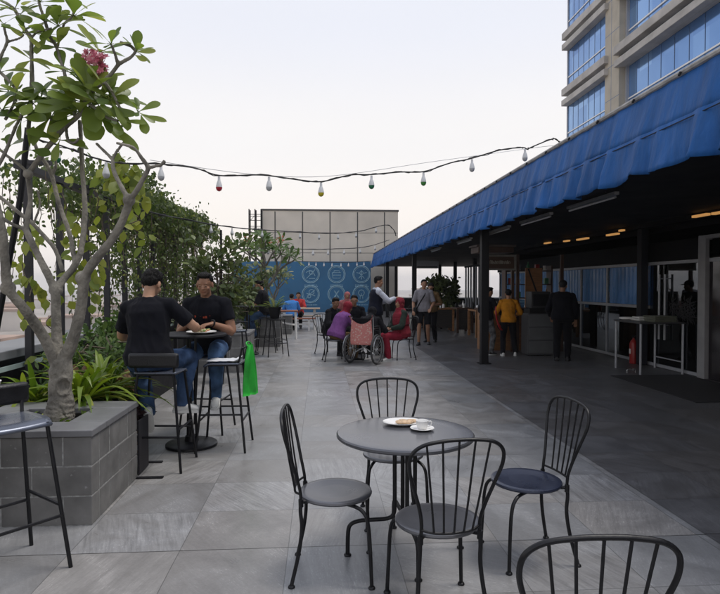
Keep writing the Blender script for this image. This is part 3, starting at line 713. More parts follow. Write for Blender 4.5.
M['spandrel'] = mat('dark_blue_band', (.06,.12,.24), .3, .2, .2, 1)
TX = 15.8
tw = thing('office_tower', 'tall blue glass office tower with pale concrete ledges', 'building', (TX, 0, 0))
zs = [16.95 - 3.5*5, 16.95 - 3.5*4]
def Z(px, py, X=TX): d = ray(px, py); return (EYE + d * (X / d.x))
e1 = D(562, 41, 36.25) + V((0,0,.42)); 
FL = [e1.z - 3.52 * i for i in range(-3, 5)]       # ledge levels
yfar, yc0, yc1, ynear = 36.2, 31.0, 29.5, 6.0
mb = MB()
zb, zt = FL[-1] - 6, FL[0] + 3
mb.box((.0, yc0, zb), (12, yfar, zt)); mb.box((.25, ynear, zb), (12, yc1, zt)); mb.build('glass_wall', M['glassblue'], tw, smooth=False)
mb = MB(); mb.box((-.22, yc1+.003, zb), (12.2, yc0-.003, zt)); col_ = mb.build('column', M['beige'], tw, smooth=False)
mb = MB()
for z in [zb + 1.76*i for i in range(18)]: mb.box((-.223, yc1+.003, z), (-.2195, yc0-.003, z+.03))
mb.box((-.223,yc1+.8,zb),(-.2195,yc1+.83,zt)); mb.build('panel_joint', M['spandrel'], col_, smooth=False)
for z in FL:
    for a, b, nm in ((yc0-.35, yfar+.02, 1), (ynear, yc1+.15, 0)):
        x0 = -.46 if nm else -.50; x1 = -.003 if nm else .247
        if not nm: 
            o = MB().box((x0, a, z-.42), (x1-.28, b, z)).box((x1-.279, a, z-.42),(x1, yc1-.003, z)).build('ledge', M['concrete'], tw, smooth=False, bevel=.02)
            o = MB().box((x0+.06, a, z-1.05), (x1-.28, b, z-.70)).box((x1-.279,a,z-1.05),(x1, yc1-.003, z-.70)).build('ledge', M['concrete'], tw, smooth=False, bevel=.02)
            MB().box((x0+.42, a, z-.698), (x1, yc1-.003, z-.422)).build('spandrel', M['spandrel'], tw, smooth=False)
        else:
            MB().box((x0, a, z-.42), (x1, b, z)).build('ledge', M['concrete'], tw, smooth=False, bevel=.02)
            MB().box((x0, a, z-1.05), (x1, b, z-.70)).build('ledge', M['concrete'], tw, smooth=False, bevel=.02)
            MB().box((x0+.44, yc0, z-.698), (x1, b-.2, z-.422)).build('spandrel', M['spandrel'], tw, smooth=False)
rail = MB()
for z in FL:
    rail.box((-.05, yc0, z+.75), (-.004, yfar-.02, z+.81)); rail.box((.19, ynear, z-1.92+1.0), (.247, yc1-.004, z-1.86+1.0)) if False else rail.box((.19, ynear, z+.75), (.247, yc1-.004, z+.82))
rail.build('window_rail', M['white'], tw, smooth=False)
mu_ = MB()
for i in range(7): mu_.box((-.012, yc0 + .7*i + .25, zb), (-.004, yc0 + .7*i + .285, zt))
for i in range(22): mu_.box((.238, yc1 - 1.05*i - .9, zb), (.249, yc1 - 1.05*i - .865, zt))
mu_.build('mullion', M['spandrel'], tw, smooth=False)
MB().box((.1,yc1-.16,zb),(.26,yc1-.004,zt)).box((-.06, yfar-.002, zb), (.1, yfar+.1, zt)).build('corner_post', M['frame'], tw, smooth=False)

# ------------------------------------------------------------------ rooftop block and mural wall
bb = thing('rooftop_block', 'beige panelled rooftop block above the blue mural', 'building', (0, 36, 0))
M['panel'] = mat('beige_cladding', (.72,.655,.56), .8, 0, .14, .6, .05)
bx0, bx1, bz = D(262,211,36).x, D(398,211,36).x, D(330,211,36).z
MB().box((bx0, 0, -2), (bx1, 9, bz)).build('wall', M['panel'], bb, smooth=False)
jm = MB(); cap = mat('dark_joint', (.10,.095,.09), .8)
for px in (275, 302.5, 330, 357.5, 384.5): x = D(px,211,36).x; jm.box((x-.035, -.006, 1), (x+.035, -.001, bz-.05))
for z in (bz-1.35, bz - 2.6): jm.box((bx0, -.0055, z), (bx1, -.0012, z+.025))
jm.build('panel_joint', cap, bb, smooth=False)
MB().box((bx0-.04,-.05,bz+.002),(bx1+.05,9,bz+.10)).build('coping', cap, bb, smooth=False)
lad = thing('access_ladder', 'dark steel caged ladder tower beside the beige block', 'ladder', (0, 35.4, 0))
lx0, lx1, lz = D(249,209,35.4).x, D(261,209,35.4).x, D(255,209,35.4).z
for x in (lx0, (lx0+lx1)/2, lx1):
    for y in (0, .6): MB().box((x-.03, y-.03, 0), (x+.03, y+.03, lz)).build('upright', M['black'], lad, smooth=False)
for i in range(16):
    z = .8 + i * .36
    if z < lz: MB().box((lx0+.031, -.02, z), (lx1-.031, .02, z+.035)).build('rung', M['black'], lad, smooth=False)
for i in range(6):
    z = 2.2 + i*.72; MB().box((lx0+.03,.55,z),(lx1-.03,.59,z+.03)).build('rear_bar', M['black'], lad, smooth=False); MB().tube([(lx0,0,z-.4),((lx0+lx1)/2,0,z)],.015,5).build('brace', M['black'], lad)

mw = thing('mural_wall', 'blue painted wall with pale circle icons behind the diners', 'wall', (0, 34.2, 0))
M['mural'] = mat('mural_blue_paint', (.030,.135,.27), .7, 0, .18, .6, .05)
M['chalk'] = mat('pale_mural_paint', (.26,.42,.52), .8, 0, .25, 6)
mx0, mx1, mz = D(232,261,34.2).x, 3.0, D(330,261.5,34.2).z
MB().box((mx0, 0, 0), (mx1, .2, mz)).build('wall', M['mural'], mw, smooth=False)
def flat(pts, w, closed=False):
    return [V((p[0], -.012, p[1])) for p in pts]
def icon(cx, cz, r, strokes):
    mb = MB()
    def line(pts, w=.022):
        mb.tube([(cx + p[0]*r, -.004, cz + p[1]*r) for p in pts], w, 4, flat=1.0)
    line([(math.cos(t*math.pi/24), math.sin(t*math.pi/24)) for t in range(49)], .028)
    line([(.86*math.cos(t*math.pi/24), .86*math.sin(t*math.pi/24)) for t in range(49)], .016)
    for s_ in strokes: line(s_)
    o = mb.build('painted_icon', M['chalk'], mw); return o
def circ(x, y, r, n=12, a0=0, a1=6.2832): return [(x + r*math.cos(a0+(a1-a0)*i/n), y + r*math.sin(a0+(a1-a0)*i/n)) for i in range(n+1)]
ics = [
 [[(-.5,-.5),(.1,.1),(.5,.55)],[(-.55,.2),(-.1,.45),(.3,.2),(.5,-.2)],circ(.05,.2,.22),[(-.2,-.5),(.5,-.5)]],
 [[(-.5,.2),(.5,.2),(.42,-.45),(-.42,-.45),(-.5,.2)],[(-.3,.2),(-.3,.42),(.3,.42),(.3,.2)],[(-.5,-.1),(.5,-.1)]],
 [[(0,-.6),(0,.5)],circ(0,.15,.2),[(-.6,.2),(-.2,.1)],[(.6,.2),(.2,.1)],[(-.35,-.5),(-.1,-.2)],[(.35,-.5),(.1,-.2)]],
 [[(-.5,-.5),(-.1,0),(.5,.5)],circ(.1,.25,.3),[(-.5,.1),(.5,-.2)],circ(-.2,-.25,.2)],
 [circ(-.45,0,.42,10,-1.2,1.2),circ(.45,0,.42,10,1.94,4.34),[(-.25,.3),(.25,-.3)],[(-.25,-.3),(.25,.3)]],
 [circ(0,.15,.35),[(-.15,-.2),(-.15,-.55),(.15,-.55),(.15,-.2)],[(0,.1),(0,-.2)]]]
ip = 1.0
for k, (px, py) in enumerate(((326,275),(378,275),(429-68,0),)): pass
for k, (px, py) in enumerate(((310.8,274.3),(336.6,274.3),(361.5,274.3),(310.8,294.2),(336.6,294.2),(361.5,294.2))):
    p = D(px, py, 34.2); icon(p.x, p.z, .50, ics[k])
    cm = MB()
    random.seed(k)
    for q in range(2 if k < 3 else 2):
        x = -.38
        while x < .36:
            w = rnd(.03,.09)
            if q == 0 or k < 3: cm.box((p.x + x, -.004, p.z - .655 - q*.085), (p.x + x + w, -.0005, p.z - .605 - q*.085))
            x += w + rnd(.015,.04)
    cm.build('caption_strokes', M['chalk'], mw, smooth=False)
# end parapets
pw = thing('parapet', 'low dark parapet closing the covered far end', 'wall', (0, 35, 0))
MB().box((3.02, 0, 0), (12, .2, .78)).build('wall', M['black'], pw, smooth=False); MB().box((3.02,-.05,.782),(12,.25,.84)).build('coping', M['steel'], pw, smooth=False)
lp = thing('parapet', 'dark side parapet with a broad grey coping behind the frangipani', 'wall', (0, 0, 0))
MB().box((-3.62, -4, 0), (-3.36, 33.9, .80)).build('wall', M['black'], lp, smooth=False)
MB().box((-3.95, -4, .803), (-3.32, 33.9, .90)).build('coping', mat('grey_coping', (.20,.205,.215), .5, 0, .15, 3), lp, smooth=False, bevel=.01)
MB().box((-3.30, -4, .70), (-3.26, 33.9, .745)).build('edge_strip', mat('pale_green_glass_edge', (.42,.52,.50), .15, 0, .1, 6), lp, smooth=False)
# ------------------------------------------------------------------ bistro chairs and tables
def make_chair(label):
    t = thing('bistro_chair', label, 'chair', group='metal bistro chairs round the tables')
    zs_ = .455
    mb = MB(); mb.lathe([(0,zs_-.007),(.10,zs_-.006),(.17,zs_-.002),(.196,zs_+.001),(.206,zs_-.003),(.209,zs_-.012),(.205,zs_-.020),(.198,zs_-.018),(.196,zs_-.008),(.17,zs_-.010),(0,zs_-.014)], 44, sx=1.0, sy=.98)
    mb.build('seat', M['seat_iron'], t)
    hoop = [(-.145,-.180,.430),(-.142,-.186,.50),(-.158,-.205,.585),(-.196,-.232,.70),(-.222,-.255,.79),(-.214,-.272,.858),(-.165,-.283,.897),(-.08,-.288,.912),(0,-.289,.915)]
    hoop = hoop + [(-x,y,z) for x,y,z in hoop[-2::-1]]
    hb = MB(); hb.tube(bez(hoop, 5), .0088, 9)
    low = bez([(-.142,-.186,.482),(-.09,-.215,.475),(0,-.226,.472),(.09,-.215,.475),(.142,-.186,.482)], 5); hb.tube(low, .0065, 8)
    back = hb.build('backrest', M['iron'], t)
    for a, b in ((-.092,-.150),(-.048,-.077),(0,0),(.048,.077),(.092,.150)):
        yb = -.226 + .011 * (a/.09)**2; zt = .912 - .012 * (abs(b)/.15)**2 - .004; yt = -.288 + .006*(b/.15)**2
        MB().tube(bez([(a,yb,.472),((a*.6+b*.4),yb*.62+yt*.38-.004,.64),(b,yt,zt)],4), .0052, 7).build('spindle', M['iron'], back)
    for q in (-1,1):
        lb = MB(); lb.tube(bez([(q*.145,-.180,.445),(q*.148,-.183,.39),(q*.150,-.176,.30),(q*.162,-.192,.17),(q*.186,-.228,.012)],5), .0105, 9)
        lb.tube([(q*.145,-.180,.415),(q*.145,-.181,.455)], .0135, 9)
        l = lb.build('leg', M['iron'], t); MB().lathe([(0,0),(.018,0),(.019,.005),(.015,.012),(.011,.014),(0,.014)],14,(q*.186,-.228,0)).build('foot_pad', M['iron'], l)
        lb = MB(); lb.tube(bez([(q*.143,-.178,.440),(q*.10,-.10,.428),(q*.105,.0,.424),(q*.148,.10,.418),(q*.180,.155,.392),(q*.192,.178,.33),(q*.197,.188,.20),(q*.204,.196,.012)],5), .0102, 9)
        l = lb.build('leg', M['iron'], t); MB().lathe([(0,0),(.018,0),(.019,.005),(.015,.012),(.011,.014),(0,.014)],14,(q*.204,.196,0)).build('foot_pad', M['iron'], l)
    MB().tube([(.165*math.cos(a*math.pi/16), .16*math.sin(a*math.pi/16), .430) for a in range(33)], .0065, 7).build('seat_ring', M['iron'], t)
    return t
ch = make_chair('black metal bistro chair left of the round table, seen side on')
ch.location = (.085, 3.225, 0); ch.rotation_euler = (0,0,R(-93))
CG = 'metal bistro chairs round the tables'
dup(ch, (.50, 3.93, 0), R(182), 'black bistro chair behind the round table, facing the camera')
c3 = dup(ch, (.575, 2.80, 0), R(8), 'black bistro chair in front of the round table with its back to the camera')
c4 = dup(ch, (1.215, 3.335, 0), R(96), 'dark blue seated bistro chair right of the round table')
M['seat_blue'] = mat('dark_blue_seat_sheet', (.028,.035,.064), .30, .3, .12, 6, .012, 30)
for c in c4.children:
    if c.name.startswith('seat') and 'ring' not in c.name:
        c.data = c.data.copy(); c.data.materials[0] = M['seat_blue']
dup(ch, (.785, 1.80, 0), R(-3), 'bistro chair nearest the camera, only its curved back hoop in view')

tb = thing('bistro_table', 'round charcoal metal bistro table carrying a plate and a cup', 'table', (.505, 3.42, 0))
mb = MB(); mb.lathe([(0,.724),(.30,.7245),(.385,.726),(.402,.724),(.409,.716),(.409,.704),(.402,.697),(.394,.700),(.392,.714),(.30,.716),(0,.716)], 64); mb.build('tabletop', M['top_iron'], tb)
for k in range(4):
    a = R(184 + 90*k); ca, sa = math.cos(a), math.sin(a)
    P = [(.062,.712),(.062,.5),(.062,.30),(.068,.235),(.105,.208),(.20,.205),(.275,.203),(.325,.185),(.342,.14),(.345,.012)]
    lm = MB(); lm.tube(bez([(r*ca, r*sa, z) for r,z in P],4), .0125, 10); l = lm.build('leg', M['iron'], tb)
    MB().lathe([(0,0),(.021,0),(.022,.006),(.017,.013),(0,.014)],14,(.345*ca,.345*sa,0)).build('foot_pad', M['iron'], l)
mb = MB(); mb.tube([(.075*math.cos(a*math.pi/12),.075*math.sin(a*math.pi/12),.70) for a in range(25)], .008, 6); mb.build('ring', M['iron'], tb)
TZ = .7255
pl_ = D(408,422,3.60)
plate = thing('plate', 'white oval plate with a pale pastry on it', 'plate', (.515, 3.60, TZ))
MB().lathe([(0,.004),(.045,.004),(.062,.008),(.094,.017),(.104,.021),(.105,.018),(.09,.011),(.06,.0005),(0,.0005)],48,sx=1.18,sy=.9).build('dish', M['white'], plate)
fm = mat('pale_fried_pastry', (.62,.44,.28), .7, 0, .35, 40, .6, 60)
rr = MB(); random.seed(3)
for i in range(9):
    x = -.035 + .012*i; rr.ell((.012 + x, rnd(-.018,.018), .017), (rnd(.018,.028), rnd(.020,.032), rnd(.008,.013)), rotm(rnd(0,3)), 10, 7)
pas = fuse(rr, 'pastry', fm, None, .004, 1, .002, 60); pas.location = (.515, 3.60, TZ); tag(pas, 'flat pale golden pastry lying on the white plate', 'pastry')
sau = thing('saucer', 'small white saucer under the coffee cup', 'saucer', (.615, 3.455, TZ))
MB().lathe([(0,.004),(.03,.004),(.05,.008),(.071,.015),(.073,.013),(.05,.004),(.032,.0005),(0,.0005)],40).build('dish', M['white'], sau)
cup = thing('coffee_cup', 'small white coffee cup with a handle on the saucer', 'cup', (.615, 3.455, TZ+.0045))
MB().lathe([(0,.001),(.024,.001),(.027,.004),(.033,.02),(.0385,.052),(.0375,.0525),(.036,.051),(.031,.022),(.025,.008),(0,.007)],36).build('bowl', M['white'], cup)
MB().tube(bez([(.034,0,.044),(.052,0,.046),(.058,0,.034),(.048,0,.018),(.031,0,.014)],4), .0036, 8).build('handle', M['white'], cup)

# ------------------------------------------------------------------ bar stools and bar tables
M['seat_grey'] = mat('blue_grey_seat_sheet', (.115,.13,.17), .28, .4, .14, 5, 0, spec=.6, rvar=.08)
def make_stool(label, pad=True, seatm='seat_grey'):
    t = thing('bar_stool', label, 'stool', group='tall metal bar stools')
    mb = MB(); n = 12; nx = 10; rows = []
    for i in range(n + 1):
        v = -1 + 2*i/n; row = []
        for j in range(nx + 1):
            u = -1 + 2*j/nx
            x = .19 * u * (1 - .06*v*v); y = .185 * v * (1 - .08*u*u); z = .852 - .010*(1-u*u)*(1-v*v) - (.030*max(0,(v-.55)/.45)**2) - .006*max(0,abs(u)-.7)
            row.append(mb.av((x,y,z)))
        rows.append(row)
    for a, b in zip(rows, rows[1:]):
        for j in range(nx): mb.af(a[j], a[j+1], b[j+1], b[j])
    s = mb.build('seat', M[seatm], t); k = s.modifiers.new('thick','SOLIDIFY'); k.thickness = .014; k.offset = -1
    for x in (-1,1):
        for y in (-1,1): MB().tube([(x*.155,y*.15,.832),(x*.238,y*.235,.0)], .0115, 9).build('leg', M['iron'], t)
    fr = MB(); w = lambda z: (.155 + (.238-.155)*(1-z/.832), .15 + (.235-.15)*(1-z/.832))
    for z, sides in ((.30,((-1,-1,1,-1),(1,1,-1,1))),(.36,((-1,-1,-1,1),(1,-1,1,1)))):
        a, b = w(z)
        for x0,y0,x1,y1 in sides: MB().tube([(x0*a,y0*b,z),(x1*a,y1*b,z)], .0095, 8).build('footrest', M['iron'], t)
    a, b = w(.826); fr.tube([(-a,-b,.826),(a,-b,.826),(a,b,.826),(-a,b,.826),(-a,-b,.826)], .009, 7)
    fr.build('seat_rail', M['iron'], t)
    for x in (-1,1): MB().tube(bez([(x*.155,-.15,.83),(x*.165,-.172,.88),(x*.175,-.20,.99)],4), .010, 8).build('back_upright', M['iron'], t)
    if pad:
        pm = MB(); pm.box((-.215,-.222,.895),(.215,-.172,1.02)); o = pm.build('backrest', M['pad'], t, bevel=.022)
    else:
        pm = MB(); pm.tube(bez([(-.175,-.20,.99),(-.10,-.222,1.0),(.10,-.222,1.0),(.175,-.20,.99)],4), .010, 8); pm.build('backrest', M['iron'], t)
    return t
SG = 'tall metal bar stools'
st = make_stool('tall black stool under the man seen from behind'); st.location = (-1.40, 5.23, 0); st.rotation_euler = (0,0,R(-4))
dup(st, (-1.24, 6.48, 0), R(172), 'tall black stool under the man facing the camera')
s3 = make_stool('tall stool with a green bag hung on its back and paper on the seat', pad=False); s3.location = (-.94, 5.79, 0); s3.rotation_euler = (0,0,R(88))
s4 = make_stool('tall stool with glossy blue grey seat cut by the picture edge, before the planter', pad=True); s4.location = (-1.745, 3.33, 0); s4.rotation_euler = (0,0,R(-130))
dup(s3, (-1.42, 9.75, 0), R(20), 'empty blue grey stool beside the planter behind the two men', SG)
dup(st, (-1.28, 14.0, 0), R(90), 'distant stool under the seated person in jeans by the bush', SG)
def make_bartable(label, h=1.12):
    t = thing('bar_table', label, 'table', group='tall round bar tables')
    MB().lathe([(0,h),(.33,h),(.345,h-.006),(.347,h-.016),(.34,h-.024),(0,h-.024)],48).build('tabletop', M['black'], t)
    pm = MB()
    for k in range(3):
        a = R(30+120*k); pm.tube(bez([(.05*math.cos(a),.05*math.sin(a),h-.024),(.035*math.cos(a),.035*math.sin(a),.7),(.05*math.cos(a),.05*math.sin(a),.10)],4), .013, 8)
    pm.build('pedestal', M['iron'], t)
    MB().lathe([(0,.10),(.06,.10),(.07,.05),(.235,.036),(.25,.026),(.252,.006),(.24,.0),(0,0)],40).build('base', M['iron'], t)
    return t
bt = make_bartable('tall round black bar table between the two men in black shirts'); bt.location = (-1.28, 5.86, 0)
dup(bt, (-1.66, 13.5, 0), 0, 'tall round bar table before the leafy bush, where a person in jeans sits')
bt3 = make_bartable('tall bar table cut by the left picture edge with white bowls', .95); bt3.location = (-2.22, 3.50, 0)
bw = thing('bowl', 'white bowls stacked at the left picture edge', 'bowl', (-1.955, 3.52, .9515))
MB().lathe([(0,.0),(.04,0),(.07,.02),(.082,.055),(.079,.055),(.066,.024),(0,.012)],28).lathe([(0,.03),(.045,.03),(.074,.05),(.085,.085),(.082,.085),(.066,.054),(0,.045)],28).build('dish', M['white'], bw)

# paper on the stool seat, green bag, table food
pm = MB(); random.seed(4); n = 10
rows = [[pm.av((-1.085 + .31*i/n + rnd(-.006,.006), 5.63 + .24*j/n + rnd(-.006,.006), .8635 + .007*noise.noise(V((i*.8,j*.8,2))) + .012*max(0,i-8)+.006)) for i in range(n+1)] for j in range(n+1)]
for a, b in zip(rows, rows[1:]):
    for i in range(n): pm.af(a[i], a[i+1], b[i+1], b[i])
o = pm.build('paper_sheet', mat('white_paper', (.72,.73,.76), .7, 0, .06, 6), None); tag(o, 'crumpled white paper sheet lying on the stool seat', 'paper'); k = o.modifiers.new('thick','SOLIDIFY'); k.thickness = .002
bag = thing('shopping_bag', 'bright green cloth bag hanging from the stool back', 'bag', (-.69, 5.76, .52), R(-18))
gm = mat('bright_green_fabric', (.02,.40,.035), .6, 0, .3, 5, .5, 14)
bm_ = MB(); n = 16; m_ = 14; fr_, bk_ = [], []
for j in range(m_ + 1):
    t = j / m_; z = .50 * t - .02*math.sin(t*3)
    wd = .105 + .03*(1-t) - .06*max(0,(t-.75)/.25)
    r1, r2 = [], []
    for i in range(n + 1):
        u = -1 + 2*i/n; dep = .030 * (1-u*u)**.5 * (1 - .5*t) + .013*math.sin(u*8 + t*3 + 2*noise.noise(V((u,t*2,7)))) * (.4+.6*t)
        yy = wd*u; x = .012 * math.sin(3*t + u*2)
        r1.append(bm_.av((x + dep + .004, yy, z + .02*noise.noise(V((u*2,t*3,1)))))); r2.append(bm_.av((x - dep*.6 - .004, yy, z + .02*noise.noise(V((u*2,t*3,1))))))
    fr_.append(r1); bk_.append(r2)
for rows, fl in ((fr_, 0), (bk_, 1)):
    for a, b in zip(rows, rows[1:]):
        for i in range(n): 
            q_ = (a[i], a[i+1], b[i+1], b[i]); bm_.af(*(q_[::-1] if fl else q_))
for j in range(m_): 
    for i in (0, n): bm_.af(fr_[j][i], fr_[j+1][i], bk_[j+1][i], bk_[j][i])
for i in range(n): bm_.af(fr_[0][i], fr_[0][i+1], bk_[0][i+1], bk_[0][i])
bm_.build('pouch', gm, bag, sharp=0); MB().tube(bez([(0,-.05,.48),(-.02,-.035,.515),(-.02,.035,.515),(0,.05,.48)],4), .008, 6).build('handle', gm, bag)
fp = thing('plate', 'oval plate of leafy food between the two men on the bar table', 'plate', (-1.17, 5.82, 1.1215))
MB().lathe([(0,.004),(.07,.004),(.13,.018),(.145,.022),(.146,.018),(.09,.0005),(0,.0005)],36).build('dish', M['white'], fp)
fd = MB(); random.seed(9)
for i in range(40): fd.t = random.random(); fd.ell((rnd(-.07,.07), rnd(-.06,.06), .018 + rnd(0,.02)), (rnd(.012,.025), rnd(.012,.025), .01), rotm(rnd(0,3)), 7, 5)
o = fd.build('meal', leafmat('mixed_food', (.10,.22,.03), (.62,.50,.33), .6, .0, (.55,.14,.05)), None, tint=True); o.location = (-1.17, 5.82, 1.1215); tag(o, 'small heap of green and pale food on the shared plate', 'food')
# thin dark panel stand by the planter
ps = thing('panel_stand', 'slim dark panel on a flat metal foot beside the block planter', 'stand', (-1.52, 4.93, 0))
MB().box((-.008,.02,.012),(.008,.28,.46)).build('panel', mat('dark_mesh_panel', (.022,.020,.024), .8, 0, .3, 60), ps, smooth=False); MB().box((-.03,-.07,0),(.22,-.03,.011)).build('foot', M['black'], ps, smooth=False); MB().box((-.03,.36,0),(.10,.40,.011)).build('foot', M['black'], ps, smooth=False)

# ------------------------------------------------------------------ block planters
def blockmat():
    m, nt, p = newmat('grey_block_wall'); N = nt.nodes; L = nt.links
    tc = N.new('ShaderNodeTexCoord'); n1 = N.new('ShaderNodeTexNoise'); n1.inputs['Scale'].default_value = 5; n1.inputs['Detail'].default_value = 8; L.new(tc.outputs['Object'], n1.inputs['Vector'])
    rp = N.new('ShaderNodeValToRGB'); e = rp.color_ramp.elements; e[0].position = .3; e[1].position = .75; e[0].color = (.115,.112,.108,1); e[1].color = (.225,.22,.212,1); L.new(n1.outputs['Fac'], rp.inputs[0])
    n2 = N.new('ShaderNodeTexNoise'); n2.inputs['Scale'].default_value = 26; n2.inputs['Detail'].default_value = 4; L.new(tc.outputs['Object'], n2.inputs['Vector'])
    mr = N.new('ShaderNodeMapRange'); mr.inputs[1].default_value = .68; mr.inputs[2].default_value = .76; L.new(n2.outputs['Fac'], mr.inputs[0])
    mk = N.new('ShaderNodeMath'); mk.operation = 'MULTIPLY'; mk.inputs[1].default_value = .5; L.new(mr.outputs[0], mk.inputs[0])
    mx = N.new('ShaderNodeMix'); mx.data_type = 'RGBA'; L.new(mk.outputs[0], mx.inputs[0]); L.new(rp.outputs[0], mx.inputs[6]); mx.inputs[7].default_value = (.42,.42,.42,1)
    L.new(mx.outputs[2], p.inputs['Base Color']); p.inputs['Roughness'].default_value = .8
    b = N.new('ShaderNodeBump'); b.inputs['Strength'].default_value = .5; b.inputs['Distance'].default_value = .01; L.new(n1.outputs['Fac'], b.inputs['Height']); L.new(b.outputs[0], p.inputs['Normal'])
    return m
M['block'] = blockmat(); M['mortar'] = mat('pale_mortar', (.34,.34,.33), .9, 0, .35, 30, .4); M['slab'] = mat('smooth_grey_slab', (.165,.165,.172), .42, 0, .2, 5, .08)
def planter(label, x0, x1, y0, y1, h, group='grey block planters'):
    t = thing('block_planter', label, 'planter', ((x0+x1)/2, (y0+y1)/2, 0), 0, group)
    a, b = (x1-x0)/2, (y1-y0)/2; th = .14; rows = 3; rh = (h-.045)/rows
    mm = MB(); mm.box((-a+.003,-b+.003,0),(a-.003,-b+th-.006,h-.05)).box((-a+.006,b-th+.006,0),(a-.006,b-.006,h-.05)).box((-a+.003,-b+th,0),(-a+th-.006,b-th,h-.05)).box((a-th+.006,-b+th,0),(a-.003,b-th,h-.05)); mm.build('mortar', M['mortar'], t, smooth=False)
    bm = MB(); g = .009; random.seed(int(abs(x0*100+y0*10)))
    for r in range(rows):
        z0, z1 = r*rh + g*.5, (r+1)*rh - g*.5; sft = .20 if r % 2 else 0
        for ya, yb in ((-b,-b+th),(b-th,b)):
            x = -a - sft
            while x < a:
                xa, xb = max(-a, x + g/2), min(a, x + .40 - g/2)
                if xb - xa > .03: d_ = rnd(-.0015,.0015); bm.box((xa, ya+d_, z0),(xb, yb+d_, z1))
                x += .40
        for xa, xb in ((-a,-a+th),(a-th,a)):
            y = -b + th - (0 if r % 2 else .2)
            while y < b - th:
                ya, yb = max(-b+th+g, y + g/2), min(b-th-g, y + .40 - g/2)
                if yb - ya > .03: d_ = rnd(-.0015,.0015); bm.box((xa+d_, ya, z0),(xb+d_, yb, z1))
                y += .40
    bm.build('wall', M['block'], t, smooth=False, bevel=.004)
    c = MB(); z0, z1 = h-.045, h; iw = .25
    c.box((-a-.012,-b-.012,z0),(a+.012,-b+iw,z1)).box((-a-.012,b-iw,z0),(a+.012,b+.012,z1)).box((-a-.012,-b+iw+.002,z0),(-a+iw,b-iw-.002,z1)).box((a-iw,-b+iw+.002,z0),(a+.012,b-iw-.002,z1)); c.build('coping', M['slab'], t, smooth=False, bevel=.006)
    s = MB(); n = 14; rws = [[s.av((-a+th+.01+(2*a-2*th-.02)*i/n, -b+th+.01+(2*b-2*th-.02)*j/n, h-.10+.03*noise.noise(V((i*.9,j*.9,3))))) for i in range(n+1)] for j in range(n+1)]
    for p, q in zip(rws, rws[1:]):
        for i in range(n): s.af(p[i], p[i+1], q[i+1], q[i])
    s.build('soil', M['soil'], t)
    return t
planter('grey block planter holding the frangipani tree', -2.50, -1.515, 3.94, 4.90, .64)
planter('grey block planter under the dark leafy bush, nearest behind the two men', -2.25, -1.31, 10.7, 11.7, .72)
planter('second grey block planter in the row toward the picnic table', -1.95, -1.03, 15.06, 15.96, .78)
planter('farthest grey block planter before the picnic bench', -2.0, -.92, 18.9, 19.6, .62)
bed = thing('plant_bed', 'long low dark bed of green plants along the parapet', 'planter', (-2.65, 7.6, 0))
MB().box((-.6,-2.6,0),(.35,-2.52,.36)).box((.27,-2.518,0),(.35,2.6,.36)).box((-.6,-2.518,0),(.268,2.6,.33)).build('box', M['black'], bed, smooth=False)

